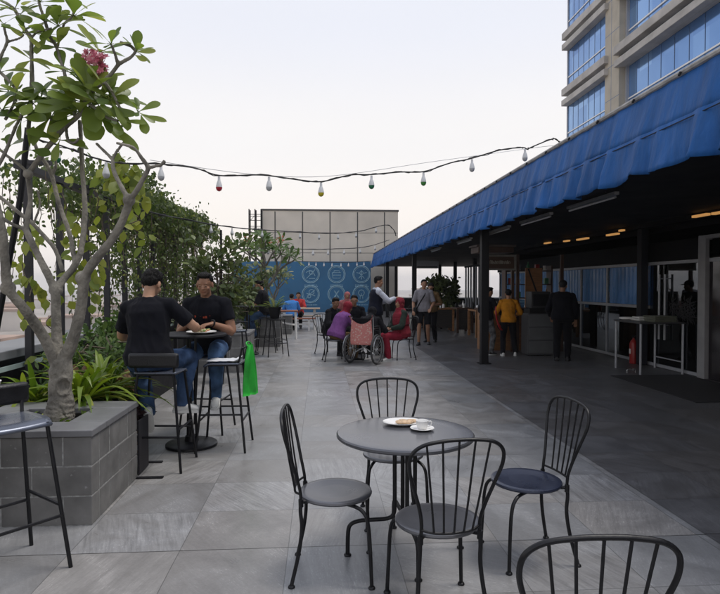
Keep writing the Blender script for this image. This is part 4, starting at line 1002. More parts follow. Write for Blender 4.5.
# ------------------------------------------------------------------ frangipani tree
YT = 4.38
def tp(px, py, dy=0): return D(px, py, YT + dy)
tree = thing('frangipani_tree', 'bare-limbed frangipani tree with green rosettes and pink flowers', 'tree', (tp(60,415).x, YT, .54))
inv = V(tree.location)
limbs = [
 ([(59,418,0),(61,402,0),(60,388,0),(62,372,0),(61,360,0)], [12.5,11,10.8,10.4,10.4]),
 ([(60,372,0),(48,345,-.05),(36,325,-.12),(22,306,-.2),(8,288,-.27),(5,262,-.3),(3,236,-.32),(-1,215,-.33),(-8,190,-.33)], [10,8.5,8,7,7,6.5,6,5.5,5]),
 ([(61,368,0),(57,340,.03),(56,310,.06),(55.5,291,.08)], [9.5,8,7.5,7.5]),
 ([(55.5,291,.08),(49,277,.1),(41,261,.12),(33,245,.14),(26,230,.16)], [6.5,6,5.5,5,5]),
 ([(26,230,.16),(28,215,.17),(30.5,200,.18),(29,185,.18),(28,174,.18)], [4.5,4.2,4,4,4.5]),
 ([(26,230,.16),(12,224,.12),(0,217,.1),(-14,212,.1)], [3.2,2.8,2.6,2.5]),
 ([(63,272,.2),(55.5,250,.24),(44,236,.27),(33,224,.3),(18,212,.33),(5,201,.36),(-8,192,.38)], [3.5,3.5,3.4,3.4,3.3,3.2,3]),
 ([(55.5,291,.08),(63,280,.12),(71,271,.15),(77,261,.17),(81,250,.19),(84,228,.22),(85,205,.24),(83,180,.26),(82,165,.28),(81,140,.3),(80,120,.3)], [6.5,6,5.5,5.2,5,4.6,4.2,3.8,3.6,3.4,3.6]),
 ([(75,263,.17),(72,245,.24),(68.5,230,.3),(62,212,.34),(57,196,.38),(52,176,.42),(45,162,.44),(37,150,.46),(31,128,.48)], [4.2,4,3.8,3.8,3.8,3.8,3.3,3.2,3]),
 ([(52,176,.42),(56,165,.43),(55,158,.43)], [3,2.6,2.2]),
 ([(63,362,0),(71,345,-.03),(77,325,-.06),(81,308,-.08),(83,290,-.1),(86,274,-.12),(97,258,-.15),(111,241,-.19),(121,224,-.22),(128,206,-.25),(130,198,-.26)], [10.5,9.5,8.5,8.2,8,7.6,6.8,6.4,6,5.8,5.5]),
 ([(129,200,-.26),(121,186,-.2),(115,174,-.17),(113,166,-.15),(112,159,-.13),(104,151,-.1),(96,143,-.08)], [4.2,3.6,3.4,3.2,2.6,2.4,2.2]),
 ([(112,160,-.13),(117,151,-.14),(124,142,-.15)], [2.4,2.2,2]),
 ([(130,200,-.26),(137,190,-.29),(143,179,-.31),(148,168,-.33),(141,157,-.36),(134,148,-.38),(125,145,-.4),(116,143,-.41)], [4.4,4,3.6,3.6,2.8,2.6,2.3,2]),
 ([(148,168,-.33),(156,166,-.34),(161,165,-.34),(165,161,-.35)], [2.8,2.5,2.4,3]),
 ([(28,174,.18),(36,163,.15),(44,152,.12),(53,141,.09),(61,131,.06),(71,122,.03),(80,114,0),(85,104,-.02),(89,92,-.03)], [4.6,4.4,4.2,4.2,4.2,4,3.8,3.5,3.2]),
 ([(28,174,.18),(22,167,.2),(14,161,.22),(6,155,.24),(-4,146,.26)], [3.2,2.8,2.6,2.4,2.2]),
 ([(61,131,.06),(54,122,.1),(47,112,.14),(40,101,.18)], [3.4,3,2.8,2.6]),
 ([(66,128,.05),(68,140,.0),(74,143,-.04),(79,138,-.06)], [2.6,2.4,2.4,2.4]),
 ([(89,92,-.03),(97,87,-.06),(104,81,-.08),(112,73,-.1),(118,65,-.12),(124,61,-.13),(131,57,-.14),(136,51,-.15)], [3.4,3.2,3.2,3.1,3,2.6,2.5,2.4]),
 ([(118,65,-.12),(115,54,-.16),(111,44,-.2)], [2.6,2.3,2]),
 ([(89,92,-.03),(92,78,.02),(94,66,.05),(93,57,.06)], [2.2,1.6,1.4,1.2]),
 ([(92,78,.02),(98,66,.0),(100,57,-.02)], [1.8,1.5,1.3]),
 ([(76,119,.02),(71,100,.1),(66,82,.18),(64,71,.22),(60,59,.25),(57,48,.28),(52,40,.3),(49,35,.31),(45,21,.33),(40,6,.35),(38,-8,.36)], [3,2.8,2.8,2.8,2.8,2.8,2.8,3,2.6,2.5,2.4]),
 ([(57,48,.28),(62,33,.3),(64,24,.3),(70,19,.3),(74,12,.3)], [2.2,2,2,2.2,2]),
 ([(28,135,.18),(30,110,.2),(32,80,.22),(31.5,55,.24),(31,38,.26),(26,31,.28),(20,20,.3),(15,10,.32),(8,4,.34),(-2,-1,.36)], [3.4,3.4,3.3,3.3,3.4,3,2.9,2.9,2.6,2.4]),
 ([(31,38,.26),(37,32,.25),(44,30,.24),(52,28,.24)], [2.2,2,1.8,1.7]),
 ([(5,120,.1),(12,108,.1),(17,92,.1),(9,81,.12),(0,72,.14),(-6,66,.14)], [2.6,2.6,2.8,2.6,2.5,2.4]),
 ([(-4,66,.2),(1,56,.2),(7,42,.2),(5,32,.2),(4,24,.2)], [2.6,2.5,2.4,2.2,2]),
 ([(7,42,.2),(14,40,.2),(20,38,.2),(24,34,.2)], [2,1.8,1.7,1.6]),
 ([(-3,168,.0),(4,155,0),(11,138,0),(17,124,.02),(24,112,.04),(33,103,.06)], [3,2.8,2.7,2.6,2.6,2.4]),
 ([(33,225,.3),(40,205,.32),(37,190,.33)], [2.2,2,1.8]),
]
tm_ = MB(); PXM = YT / F
for pts, rs in limbs:
    w = bez([tp(*p) - inv for p in pts], 3); r_ = []
    for i in range(len(rs) - 1):
        for k in range(3): r_.append((rs[i] + (rs[i+1]-rs[i])*k/3) * PXM * (.60 if pts[0][1] < 415 else .98))
    r_.append(rs[-1] * PXM * (.60 if pts[0][1] < 415 else .98))
    r_ = [x * (1 + .10 * noise.noise(V((p.x*14, p.y*14, p.z*14)))) for x, p in zip(r_, w)]
    tm_.tube(w, r_, 10)
# knots and flare at the foot
for px, py, r in ((59,416,13.5),(54,410,7),(65,411,7),(60,388,11.2),(60,372,11),(56,290,7),(83,278,7.5),(129,200,6),(28,174,5),(8,288,7)): tm_.ell(tp(px,py,(.1 if px==28 or px==56 else -.1 if px in (83,) else -.25 if px in (129,8) else 0)) - inv, (r*PXM*.95,)*3, None, 12, 8)
trunk = fuse(tm_, 'trunk', M['bark'], tree, .0085, 1, .0028, 26)
# the hollow scar and knobbly rings low on the trunk
c0 = tp(62,387,-.095) - inv
for v in trunk.data.vertices:
    p = v.co; n = v.normal
    if p.z < .30:
        a = max(0, min(1, (.30 - p.z) / .16)); r1 = 1 - abs(noise.noise(V((p.x*9, p.y*9, p.z*24)))) * 2
        v.co = p + n * a * (.016 * r1 + .012 * noise.noise(V((p.x*16+3, p.y*16, p.z*18))))
    q = V(((p.x - c0.x)/.036, (p.y - c0.y)/.09, (p.z - c0.z)/.052)).length
    if q < 1: v.co.y += .045 * (1 - q*q) ** .6
    elif q < 1.6: v.co.y -= .014 * (1 - abs(q - 1.28)/.32) if abs(q-1.28) < .32 else 0
trunk.data.update()
M['plumeria'] = leafmat('frangipani_leaf', (.095,.150,.030), (.19,.245,.052), .36, .42, (.28,.31,.075))
def rosette(mb, c, n, L, droop, face=V((0,0,1)), spread=(20,95), bias=None, seed=0, w=.32):
    rg = random.Random(seed); fz = face.normalized(); fx = fz.orthogonal().normalized(); fy = fz.cross(fx)
    a0 = rg.uniform(0, 6.28)
    for i in range(n):
        a = a0 + i * 2.399 + rg.uniform(-.3,.3); el = R(spread[0] + (spread[1]-spread[0]) * ((i + .5)/n) + rg.uniform(-12,12))
        d = (fz * math.cos(el) + (fx * math.cos(a) + fy * math.sin(a)) * math.sin(el)).normalized()
        if bias is not None: d = (d + bias * .5).normalized()
        mb.t = rg.random(); l = L * rg.uniform(.65,1.12)
        nn = (fz + V((0,-.35,.35)) + V((rg.uniform(-.4,.4), rg.uniform(-.4,.4), 0))).normalized()
        st0 = c + d * l * .10
        mb.tube([c, st0 + d * l * .05], .0028, 5)
        mb.leaf(st0, d, nn, l, l * w * rg.uniform(.85,1.15), droop * rg.uniform(.3,1.3), 'ob', .18)
lv = MB()
ros = [ (80,114,0,12,.25,.2,(.2,-.3,.8),(35,105)), (89,92,-.03,15,.27,.15,(.25,-.35,.8),(30,100)), (84,103,-.03,9,.28,.25,(.3,-.5,.5),(50,110)),
 (136,51,-.15,6,.15,.15,(.5,-.2,.6),(25,95)), (111,44,-.2,7,.17,.15,(-.1,-.3,.8),(30,95)), (74,16,.3,9,.23,.2,(.2,-.2,.8),(30,105)), (57,47,.28,8,.21,.2,(.2,-.4,.7),(40,110)), (49,35,.31,7,.2,.2,(-.2,-.4,.7),(40,110)),
 (40,2,.35,7,.2,.2,(-.2,-.3,.8),(30,100)), (24,33,.2,5,.16,.2,(.3,-.3,.7),(40,100)), (4,24,.2,4,.16,.2,(0,-.3,.7),(40,110)), (40,101,.18,13,.22,.25,(-.3,-.4,.7),(40,112)), (33,103,.06,7,.2,.25,(.1,-.4,.7),(40,110)), (17,92,.1,7,.2,.25,(-.3,-.3,.7),(40,105)),
 (64,71,.22,8,.2,.2,(.1,-.4,.7),(40,110)), (50,118,.12,9,.22,.3,(-.2,-.6,.4),(50,115)), (22,118,.05,7,.22,.3,(-.4,-.5,.4),(50,110)), (2,110,.1,6,.23,.25,(-.3,-.4,.6),(40,110)), (0,72,.14,5,.18,.2,(-.2,-.4,.7),(40,110)),
 (138,112,-.1,5,.15,.15,(.6,-.3,.4),(30,90)), (118,121,-.12,5,.17,.2,(.4,-.4,.5),(40,100)), (110,100,-.1,8,.25,.2,(.5,-.4,.6),(30,95)), (70,0,.35,6,.22,.2,(.2,-.3,.8),(30,100)), (15,8,.32,6,.2,.2,(-.1,-.3,.8),(40,105)), (92,80,.02,7,.22,.15,(.0,-.3,.9),(25,85)),
 (60,140,.05,5,.2,.3,(.1,-.6,.3),(50,110)), (30,150,.1,3,.18,.3,(-.3,-.6,.3),(50,100)), (8,150,.22,4,.2,.3,(-.3,-.4,.5),(40,100)), (52,100,.12,8,.22,.25,(.3,-.5,.5),(45,110)), (70,95,.1,8,.22,.2,(-.2,-.4,.7),(40,105)),
 (20,14,.33,6,.21,.2,(.1,-.5,.6),(40,110)), (45,22,.33,6,.2,.2,(-.2,-.5,.6),(40,110)), (32,60,.24,5,.18,.25,(.3,-.5,.5),(50,110)), (8,92,.1,6,.2,.25,(-.1,-.6,.4),(40,110)), (100,52,-.05,6,.2,.15,(.3,-.4,.7),(30,100)), (58,26,.3,7,.22,.2,(.0,-.4,.7),(40,110)), (98,104,-.06,8,.27,.2,(.4,-.6,.4),(40,100)) ]
for i, (px, py, dy, n, L, dr, fc, sp) in enumerate(ros): rosette(lv, tp(px,py,dy) - inv, n, L, dr, V(fc), sp, None, 100 + i, .43)
# the wide round leaf and a few singles seen against the sky
for (x0,y0,x1,y1,dy,w) in ((82,119,100,138,-.1,.15),(110,122,138,150,-.12,.07),(86,112,135,112,-.1,.08),(78,108,52,118,-.05,.07),(75,118,48,130,-.05,.07),(136,52,138,30,-.15,.075),(136,52,155,50,-.15,.05),(135,55,146,60,-.15,.05),(141,115,166,120,-.1,.045),(141,115,146,133,-.1,.07)):
    lv.t = random.random(); a, b = tp(x0,y0,dy) - inv, tp(x1,y1,dy-.05) - inv; lv.leaf(a, b - a, V((.1,-1,.35)), (b-a).length, w, .08, 'ob', .15)
# side twigs that carry the right-hand leaves
lv.build('leaves', M['plumeria'], tree, tint=True, sharp=0)
for pts in ([(104,81,-.08),(112,92,-.09),(120,108,-.1),(130,113,-.1),(139,114,-.1)],[(84,100,-.03),(98,110,-.08),(108,118,-.1),(118,121,-.12)],[(136,51,-.15),(131,46,-.16),(120,42,-.18)],[(120,108,-.1),(124,124,-.1),(118,130,-.12)]):
    MB().tube([tp(*p) - inv for p in pts], [.012,.011,.010,.009,.008][:len(pts)], 7).build('twig', M['bark'], tree)
fl = MB(); random.seed(12)
for px, py, n, s in ((94,58,24,.07),(101,62,26,.065),(88,56,10,.04),(98,72,8,.05)):
    c = tp(px,py,0) - inv
    for i in range(n):
        o_ = rvec() * s; fl.t = random.random(); p = c + o_
        fl.tube([c + o_*.3 - V((0,0,.03)), p], .0022, 4)
        for k in range(5):
            a = k*1.2566 + i; d = (o_.normalized() + V((math.cos(a), math.sin(a)*.6, math.sin(a)))).normalized(); fl.leaf(p, d, o_.normalized(), .030, .016, .3, 'el', .1)
fl.build('flowers', leafmat('pink_blossom', (.50,.11,.20), (.72,.32,.40), .5, .3, (.8,.6,.6)), tree, tint=True, sharp=0)

# ------------------------------------------------------------------ leaning stake, pergola and creeper
lk = thing('leaning_stake', 'dark straight stake leaning behind the frangipani', 'stake', (0,0,0)); a, b, c = D(-6,345,5.6), D(20,200,5.5), D(28,128,5.45); MB().tube([V((a.x-.09,5.62,.86)), a, b, c], .026, 8).build('pole', M['black'], lk)
pg = thing('pergola', 'dark slim-posted pergola overgrown with creeper along the parapet', 'pergola', (-3.2, 6.63, 0))
pm_ = mat('dark_pergola_steel', (.018,.017,.022), .55, 0, .3, 5)
PY = [0, .78, 1.58, 2.35, 3.15, 3.95, 4.75, 5.6, 6.5, 7.4, 8.3, 9.3]
for y in PY: MB().box((-.035, y-.035, 0), (.035, y+.035, 2.84)).build('post', pm_, pg, smooth=False)
MB().box((-.05,-.2,2.843),(.05,9.6,2.915)).build('beam', pm_, pg, smooth=False); MB().box((-1.15,3.6,2.843),(-1.05,9.6,2.915)).build('beam', pm_, pg, smooth=False)
for y in PY[::2]: MB().box((-1.3 if y > 3.5 else -.12,y-.03,2.918),(.25,y+.03,2.965)).build('cross_bar', pm_, pg, smooth=False)
M['vine'] = leafmat('creeper_leaf', (.033,.058,.016), (.115,.155,.040), .5, .38, (.26,.28,.08))
M['vine_y'] = leafmat('yellow_green_leaf', (.14,.19,.035), (.29,.31,.06), .5, .42)
cv = thing('creeper', 'dense dark green creeper covering the pergola and hanging in strands', 'creeper', (-3.2, 6.63, 0))
vm = MB(); sm = MB(); random.seed(31)
def vleaf(p, s, shape='el'):
    d = rvec(); d.z -= .55; vm.t = min(1, max(0, random.gauss(.42,.25))); vm.leaf(p, d, rvec() + V((.4,-.5,.8)), s * rnd(.7,1.3), s * rnd(.45,.7), .2, shape, .15)
# top thatch, thin at the near end and deep further along
for i in range(16000):
    y = 9.8 * random.random() ** .75; g_ = min(1, max(0, (y - .4) / 2.2))
    if random.random() > g_ + .12: continue
    th = .12 + .42 * g_ * (1 - .3 * max(0, (y-6)/4)); x = rnd(-1.1,.45); 
    hump = math.sqrt(max(0, 1 - ((x+.3)/.85)**2)); n_ = noise.noise(V((x*1.6, y*1.3, 4)))
    z = 2.92 + rnd(-.25,1) * th * hump * (1 + .5*noise.noise(V((x*.9, y*.8, 9)))) + .30 * n_ + (abs(random.gauss(0,.12)) if random.random() < .12 else 0)
    if noise.noise(V((x*2.6, y*2.6, z*2.6))) < -.22: continue
    vleaf(V((x,y,z)), .075 * rnd(.6,1.5))
# strands
for s_ in range(190):
    y = 8.0 * random.random() ** .62; x = rnd(-.45,.38) if random.random() < .75 else rnd(-1.1,-.4); g_ = min(1, max(.15, y/3.0)); ln = rnd(.5, 2.1) * (.55 + .45*g_)
    top = V((x, y, 2.9)); n = int(ln / .10); p = top.copy(); pts = [p.copy()]
    for k in range(n):
        p = p + V((rnd(-.03,.03), rnd(-.03,.03), -.10)); pts.append(p.copy())
        for q in range(1 + (random.random() < g_) * 2):
            if random.random() < .85: vleaf(p + rvec() * .09, .070 * rnd(.7,1.2))
    sm.tube(pts, .005, 4)
# growth round the far posts, thick screen below
for i in range(6500):
    y = rnd(2.2,7.9); x = rnd(-.4,.25); z = rnd(.5,2.9)
    if noise.noise(V((x*2, y*1.9, z*1.2))) < .02: continue
    vleaf(V((x,y,z)), .070)
sm.build('stems', M['bark2'], cv); vm.build('foliage', M['vine'], cv, tint=True, sharp=0)
yv = thing('yellow_vine', 'pale yellow green broad leaved vine hanging behind the frangipani', 'creeper', (-3.0, 6.4, 0))
vm = MB(); sm = MB(); random.seed(5)
def strand(px0,py0,px1,py1,Y,n,s):
    a, b = D(px0,py0,Y), D(px1,py1,Y); o = V(yv.location); pts = []
    for k in range(13):
        p = a.lerp(b, k/12) + V((.05*math.sin(k*.9), rnd(-.05,.05), 0)) - o; pts.append(p)
    sm.tube(pts, .006, 5)
    for k in range(n):
        p = random.choice(pts) + rvec() * .16; vm.t = random.random(); d = rvec(); d.z -= .6; vm.leaf(p, d, rvec() + V((.3,-1,.5)), s*rnd(.7,1.3), s*.62*rnd(.8,1.2), .2, 'el', .12)
strand(118,160,134,205,6.9,60,.16); strand(110,170,128,180,6.9,40,.16); strand(24,222,28,320,6.4,34,.14); strand(60,190,75,290,6.8,40,.15); strand(95,190,88,300,6.9,26,.14); strand(50,300,55,350,6.5,14,.13); strand(135,215,133,240,6.5,12,.13)
sm.build('stems', M['bark2'], yv); vm.build('foliage', M['vine_y'], yv, tint=True, sharp=0)

# ------------------------------------------------------------------ bushes and low plants
M['strap'] = leafmat('bright_strap_leaf', (.085,.15,.018), (.20,.27,.035), .4, .3, (.33,.34,.06))
M['fern'] = leafmat('mid_green_leaf', (.04,.085,.02), (.12,.18,.045), .5, .25)
M['dry'] = leafmat('dry_brown_leaf', (.07,.035,.02), (.22,.13,.06), .7, .2, (.16,.17,.05))
M['bush'] = leafmat('dark_bush_leaf', (.042,.070,.020), (.135,.170,.050), .45, .2, (.13,.16,.05))
M['bush2'] = leafmat('pale_bush_leaf', (.05,.085,.03), (.14,.17,.06), .5, .25, (.30,.28,.14))
def strap_plant(name, label, at, n, L, w, m, seed, cat='plant', el=(15,80), group=None):
    t = thing(name, label, cat, at, 0, group); rg = random.Random(seed); mb = MB()
    for i in range(n):
        a = rg.uniform(0, 6.283); e = R(rg.uniform(*el)); mb.t = rg.random(); l = L * rg.uniform(.6,1.15)
        d = V((math.cos(a)*math.sin(e), math.sin(a)*math.sin(e), math.cos(e))); side = d.cross(V((0,0,1))).normalized(); nn = side.cross(d)
        p0 = V((rg.uniform(-.06,.06), rg.uniform(-.06,.06), 0)); prev = None; cur = rg.uniform(.25,.9)
        for k in range(9):
            s_ = k/8; p = p0 + d * (l*s_) + V((0,0,-1)) * (cur * l * s_**2.6 * .8) + V((d.x,d.y,0)) * (.2*l*s_**2)
            h = w * .5 * (1 - s_**3) * (.6 + .8*min(1, s_*3)) * .75 + .001
            row = [mb.av(p + side*h + nn*h*.5), mb.av(p), mb.av(p - side*h + nn*h*.5)]
            if prev: mb.af(prev[0],prev[1],row[1],row[0]); mb.af(prev[1],prev[2],row[2],row[1])
            prev = row
    if at[2] > .2 and name == 'strap_plant' and L > .3: zb = -at[2]; MB().lathe([(0,zb),(.13,zb),(.17,.02),(.15,.02),(.14,-.04),(0,-.05)],20).build('pot', M['black'], t)
    mb.build('leaves', m, t, tint=True, sharp=0); return t
SP = 'strap leaved plants round the tree planter'
strap_plant('strap_plant', 'bright green strap leaved plant left of the frangipani trunk', D(34,395,5.05) - V((0,0,.08)), 34, .52, .05, M['strap'], 1, group=SP)
strap_plant('strap_plant', 'largest yellow green strap leaved clump right of the frangipani trunk', D(82,398,5.1) - V((0,0,.05)), 90, .62, .05, M['strap'], 2, group=SP)
strap_plant('strap_plant', 'green strap leaved clump nearest the back of the seated man', D(104,392,5.5), 60, .60, .045, M['strap'], 3, group=SP)
strap_plant('strap_plant', 'small green tuft on the planter soil right of the trunk', V((-1.86, 4.28, .545)), 26, .17, .03, M['strap'], 4, group=SP, el=(20,88))
def twig_bush(name, label, at, radii, n, leaf, m, seed, stems=9, cat='bush', shape='el', h0=.0, gate=-.15, group=None, ls=.6):
    t = thing(name, label, cat, at, 0, group); rg = random.Random(seed); st_ = random.getstate(); random.seed(seed); mb = MB(); sb = MB()
    rx, ry, rz_ = radii; tips = []
    for s_ in range(stems):
        a = rg.uniform(0,6.283); e = V((rx*math.cos(a)*rg.uniform(.2,.9), ry*math.sin(a)*rg.uniform(.2,.9), h0 + rz_*rg.uniform(1.0,1.9)))
        pts = bez([V((rg.uniform(-.05,.05), rg.uniform(-.05,.05), 0)), V((e.x*.2, e.y*.2, e.z*.35)) + rvec()*.06, V((e.x*.65, e.y*.65, e.z*.72)) + rvec()*.08, e], 4)
        sb.tube(pts, [.018*(1-.75*i/len(pts)) for i in range(len(pts))], 5); tips += pts[3:]
        for q in range(5):
            b0 = rg.choice(pts[4:]); b1 = b0 + V((rg.uniform(-1,1)*rx*.6, rg.uniform(-1,1)*ry*.6, rg.uniform(-.1,.5)*rz_*.6)); bp = bez([b0, b0.lerp(b1,.5) + rvec()*.05, b1], 4); sb.tube(bp, [.008]*len(bp), 4); tips += bp[2:]
    off = V((rg.uniform(0,50), 0, 0))
    for i in range(n):
        c = rg.choice(tips); p = c + rvec() * (.16 * (rx+rz_))
        if noise.noise(p * 3.2 + off) < gate: continue
        mb.t = min(1, max(0, rg.gauss(.4,.26))); d = rvec() + V((0,0,.15)) + (p - V((0,0,h0+rz_))).normalized()*.7
        mb.leaf(p, d, rvec() + V((0,-.3,.9)), leaf * rg.uniform(.6,1.3), leaf*ls*rg.uniform(.8,1.2), .2, shape, .15)
    sb.build('stems', M['bark2'], t); mb.build('foliage', m, t, tint=True, sharp=0); random.setstate(st_); return t
twig_bush('fern_bush', 'feathery mid green bush behind the strap leaved clumps', (-2.45, 6.3, .33), (.55,.7,.35), 2600, .085, M['fern'], 11, 12, ls=.4)
twig_bush('fern_bush', 'mid green bush low against the pergola posts', (-2.75, 7.9, .33), (.5,.8,.40), 2200, .09, M['fern'], 12, 12)
twig_bush('dry_bush', 'brown half dried bush between the planter and the seated man', (-1.98, 5.75, .0), (.28,.40,.40), 2600, .08, M['dry'], 13, 10)
twig_bush('dry_bush', 'dark purple brown undergrowth beside the panel stand', (-1.82, 5.32, .0), (.20,.28,.26), 1900, .065, leafmat('dark_purple_leaf', (.020,.010,.012), (.06,.03,.03), .6, .15), 14, 10)
twig_bush('leafy_bush', 'large dark green bush behind the two men, left of the ladder', (-1.86, 11.2, .62), (.70,.55,1.02), 1900, .13, M['bush'], 15, 16, gate=-.05)
twig_bush('leafy_bush', 'dark green bush filling the gap left of the big bush', (-2.75, 17.0, .2), (.6,.6,.95), 1300, .12, M['bush'], 16, 12, gate=-.1)
twig_bush('leafy_bush', 'mid green bush by the far planter, before the left end of the mural', (-2.05, 18.0, .2), (.6,.5,.92), 1500, .12, M['bush2'], 18, 12, gate=-.1)
twig_bush('leafy_bush', 'pale airy olive bush right of the dark bush', (-1.75, 14.6, .2), (.5,.5,.95), 1900, .10, M['bush2'], 17, 12, gate=-.1)
# distant small frangipani with a pink tuft
def small_frangipani(label, at, seed, sc_=1.0, flowers=True):
    t = thing('frangipani_tree', label, 'tree', at); rg = random.Random(seed); tb_ = MB(); lb = MB(); tips = []
    def grow(p, d, l, r, g):
        e = p + d * l; tb_.tube(bez([p, p.lerp(e,.5) + V((rg.uniform(-.04,.04), rg.uniform(-.04,.04), 0)), e], 3), [r, r*.95, r*.9, r*.88, r*.85, r*.82, r*.8][:7], 7)
        if g == 0: tips.append((e, d)); return
        a0 = rg.uniform(0, 6.28)
        for k in range(3 if g > 1 else 2): 
            a = a0 + k*2.1; dd = (d + V((math.cos(a), math.sin(a), .25)) * rg.uniform(.55,.85)).normalized(); grow(e, dd, l*rg.uniform(.62,.85), r*.72, g-1)
    grow(V((0,0,0)), V((.12,0,1)), .62*sc_, .045*sc_, 3)
    for i, (e, d) in enumerate(tips): rosette(lb, e, rg.randint(9,13), .24*sc_, .2, d + V((0,0,.5)), (25,105), None, seed*50+i, .34)
    tb_.build('trunk', M['bark'], t); lb.build('leaves', M['bush2'] if not flowers else M['fern'], t, tint=True, sharp=0)
    if flowers:
        cm_ = leafmat('coral_blossom', (.5,.10,.07), (.65,.28,.2), .5, .2)
        for e, d in tips[2:7:2]:
            fb_ = MB()
            for i in range(14): fb_.t = rg.random(); p = e + V((rg.uniform(-.09,.09), rg.uniform(-.09,.09), rg.uniform(.05,.2))); fb_.leaf(p, rvec(), rvec(), .07, .04, .2, 'el')
            fb_.build('flowers', cm_, t, tint=True, sharp=0)
    return t
small_frangipani('small frangipani with coral blossom before the blue mural', (-1.50, 15.5, .72), 3, 1.28)
small_frangipani('slender frangipani at the far planter, in front of the mural', (-1.6, 19.3, .52), 6, .95, False)
# pot of fern on the tall stand
sd = make_stool('tall stand carrying the potted palm beside the bush', pad=False, seatm='black'); sd.location = (-1.0, 13.18, 0); sd.rotation_euler = (0,0,R(200)); sd['label'] = 'tall dark stool carrying the potted palm beside the bush'
pot = thing('potted_palm', 'bright green potted palm standing on a tall dark stool', 'plant', (-1.02, 13.18, .853))
MB().lathe([(0,0),(.10,0),(.14,.22),(.15,.22),(.15,.25),(.13,.25),(.125,.21),(0,.20)],24).build('pot', M['black'], pot)
mb = MB(); rg = random.Random(8)
for i in range(22):
    a = rg.uniform(0,6.283); e = R(rg.uniform(10,75)); l = rg.uniform(.32,.52); d = V((math.cos(a)*math.sin(e), math.sin(a)*math.sin(e), math.cos(e))); pts = []
    for k in range(9): s_ = k/8; pts.append(V((0,0,.2)) + d*l*s_ - V((0,0,.35*l*s_*s_)))
    mb.t = rg.random(); mb.tube(pts, .004, 4); sd_ = d.cross(V((0,0,1))).normalized()
    for k in range(2,9):
        for q in (-1,1): mb.leaf(pts[k], (sd_*q + d*.6).normalized(), V((0,0,1)), .13*(1-.4*k/9), .022, .3, 'la', .05)
mb.build('fronds', M['strap'], pot, tint=True, sharp=0)
# thin post among the bushes
pole = thing('garden_post', 'thin dark post rising from the bush left of the ladder', 'post', (D(221,230,11.8).x, 11.8, 0)); MB().tube([(0,0,0),(0,0,D(221,230,11.8).z)], .022, 8).build('shaft', M['black'], pole)

# ------------------------------------------------------------------ string lights
CB = mat('black_cable', (.02,.02,.02), .6, 0, .2, 20); BW = mat('bulb_white_plastic', (.62,.63,.64), .35, 0, .06, 9)
tipm = {n: mat('bulb_tip_' + n, c, .3, 0, .1, 9) for n, c in (('red',(.42,.02,.04)),('grey',(.42,.43,.45)),('yellow',(.50,.42,.02)),('green',(.02,.16,.07)),('lime',(.06,.24,.05)))}
def bulb(mb, tipb, p, s=1.0, tilt=0):
    c = V(p)
    mb.lathe([(.0,-.005*s),(.013*s,-.006*s),(.015*s,-.05*s),(.022*s,-.062*s),(.033*s,-.105*s),(.035*s,-.122*s),(.0,-.122*s)], 14, c)
    tipb.lathe([(.0345*s,-.1225*s),(.034*s,-.135*s),(.026*s,-.155*s),(.010*s,-.166*s),(0,-.168*s)], 14, c)
def string(label, pts, bulbs, s=1.0, r=.008, wav=.0):
    t = thing('string_light', label, 'string light', (0,0,0), 0, 'strings of bulbs above the terrace')
    path = bez([D(*p) for p in pts], 6); cbm = MB(); cbm.tube(path, r, 6); cbm.tube([p + V((.02*math.sin(i*.9), 0, .012*math.cos(i*1.3))) for i, p in enumerate(path)], r*.6, 5)
    cbm.build('cable', CB, t)
    for px, c in bulbs:
        best = None
        for a, b in zip(path, path[1:]):
            def sx(p): v = p - EYE; return CX + F * v.dot(_r) / v.dot(_f)
            xa, xb = sx(a), sx(b)
            if xa <= px <= xb: best = a.lerp(b, (px-xa)/(xb-xa+1e-9))
        if best is None: continue
        m1, m2 = MB(), MB(); bulb(m1, m2, best - V((0,0,r)), s); o = m1.build('bulb', BW, t); m2.build('bulb_tip', tipm[c], o)
    return t
string('nearest string of white bulbs with coloured tips across the terrace', [(28.5,131,5.46),(40,140,5.55),(62,146,5.7),(95,158,5.9),(120,163,6.05),(160,164,6.25),(195,168,6.4),(220,175.5,6.5),(262,175,6.65),(300,180,6.75),(322,181.5,6.8),(350,175,6.9),(371,174.5,6.95),(400,172,7.05),(424,171.5,7.15),(450,163,7.25),(471,158.5,7.35),(500,150,7.45),(522,147.5,7.5),(527,149,7.52),(534,146,7.55),(549,140,7.7),(556,139,7.78),(562,146,7.85)],
  [(57,'green'),(106,'grey'),(161,'grey'),(219,'red'),(269,'grey'),(321,'yellow'),(371.5,'green'),(423.5,'lime'),(472,'grey'),(525,'grey')], 1.0)
string('second string of small bulbs running to the pergola end', [(100,196,8),(150,212,9),(210,224,10.5),(250,229,12),(300,232,14),(330,233.5,15),(360,231,15.6),(385,225,16),(393,229,16.2),(396,236,16.3)], [(211,'grey'),(232,'grey'),(262,'grey'),(300,'grey'),(319,'grey'),(338,'grey'),(356,'grey'),(376,'grey')], .9, .010)
string('third string of small bulbs in front of the beige block', [(240,250,16),(270,247,17),(300,249,19),(330,249,20),(365,247,21),(389,240,22)], [(268,'grey'),(288,'grey'),(313,'grey'),(328,'grey'),(344,'grey'),(360,'grey'),(375,'grey')], 1.2, .012)
string('far row of small bulbs along the top of the mural', [(296,261,30),(320,262.0,30),(345,262.5,30),(371,261,30)], [(301,'grey'),(309,'grey'),(316,'grey'),(324,'grey'),(332,'grey'),(341,'grey'),(348.5,'grey'),(357,'grey'),(364,'grey')], 1.3, .014)
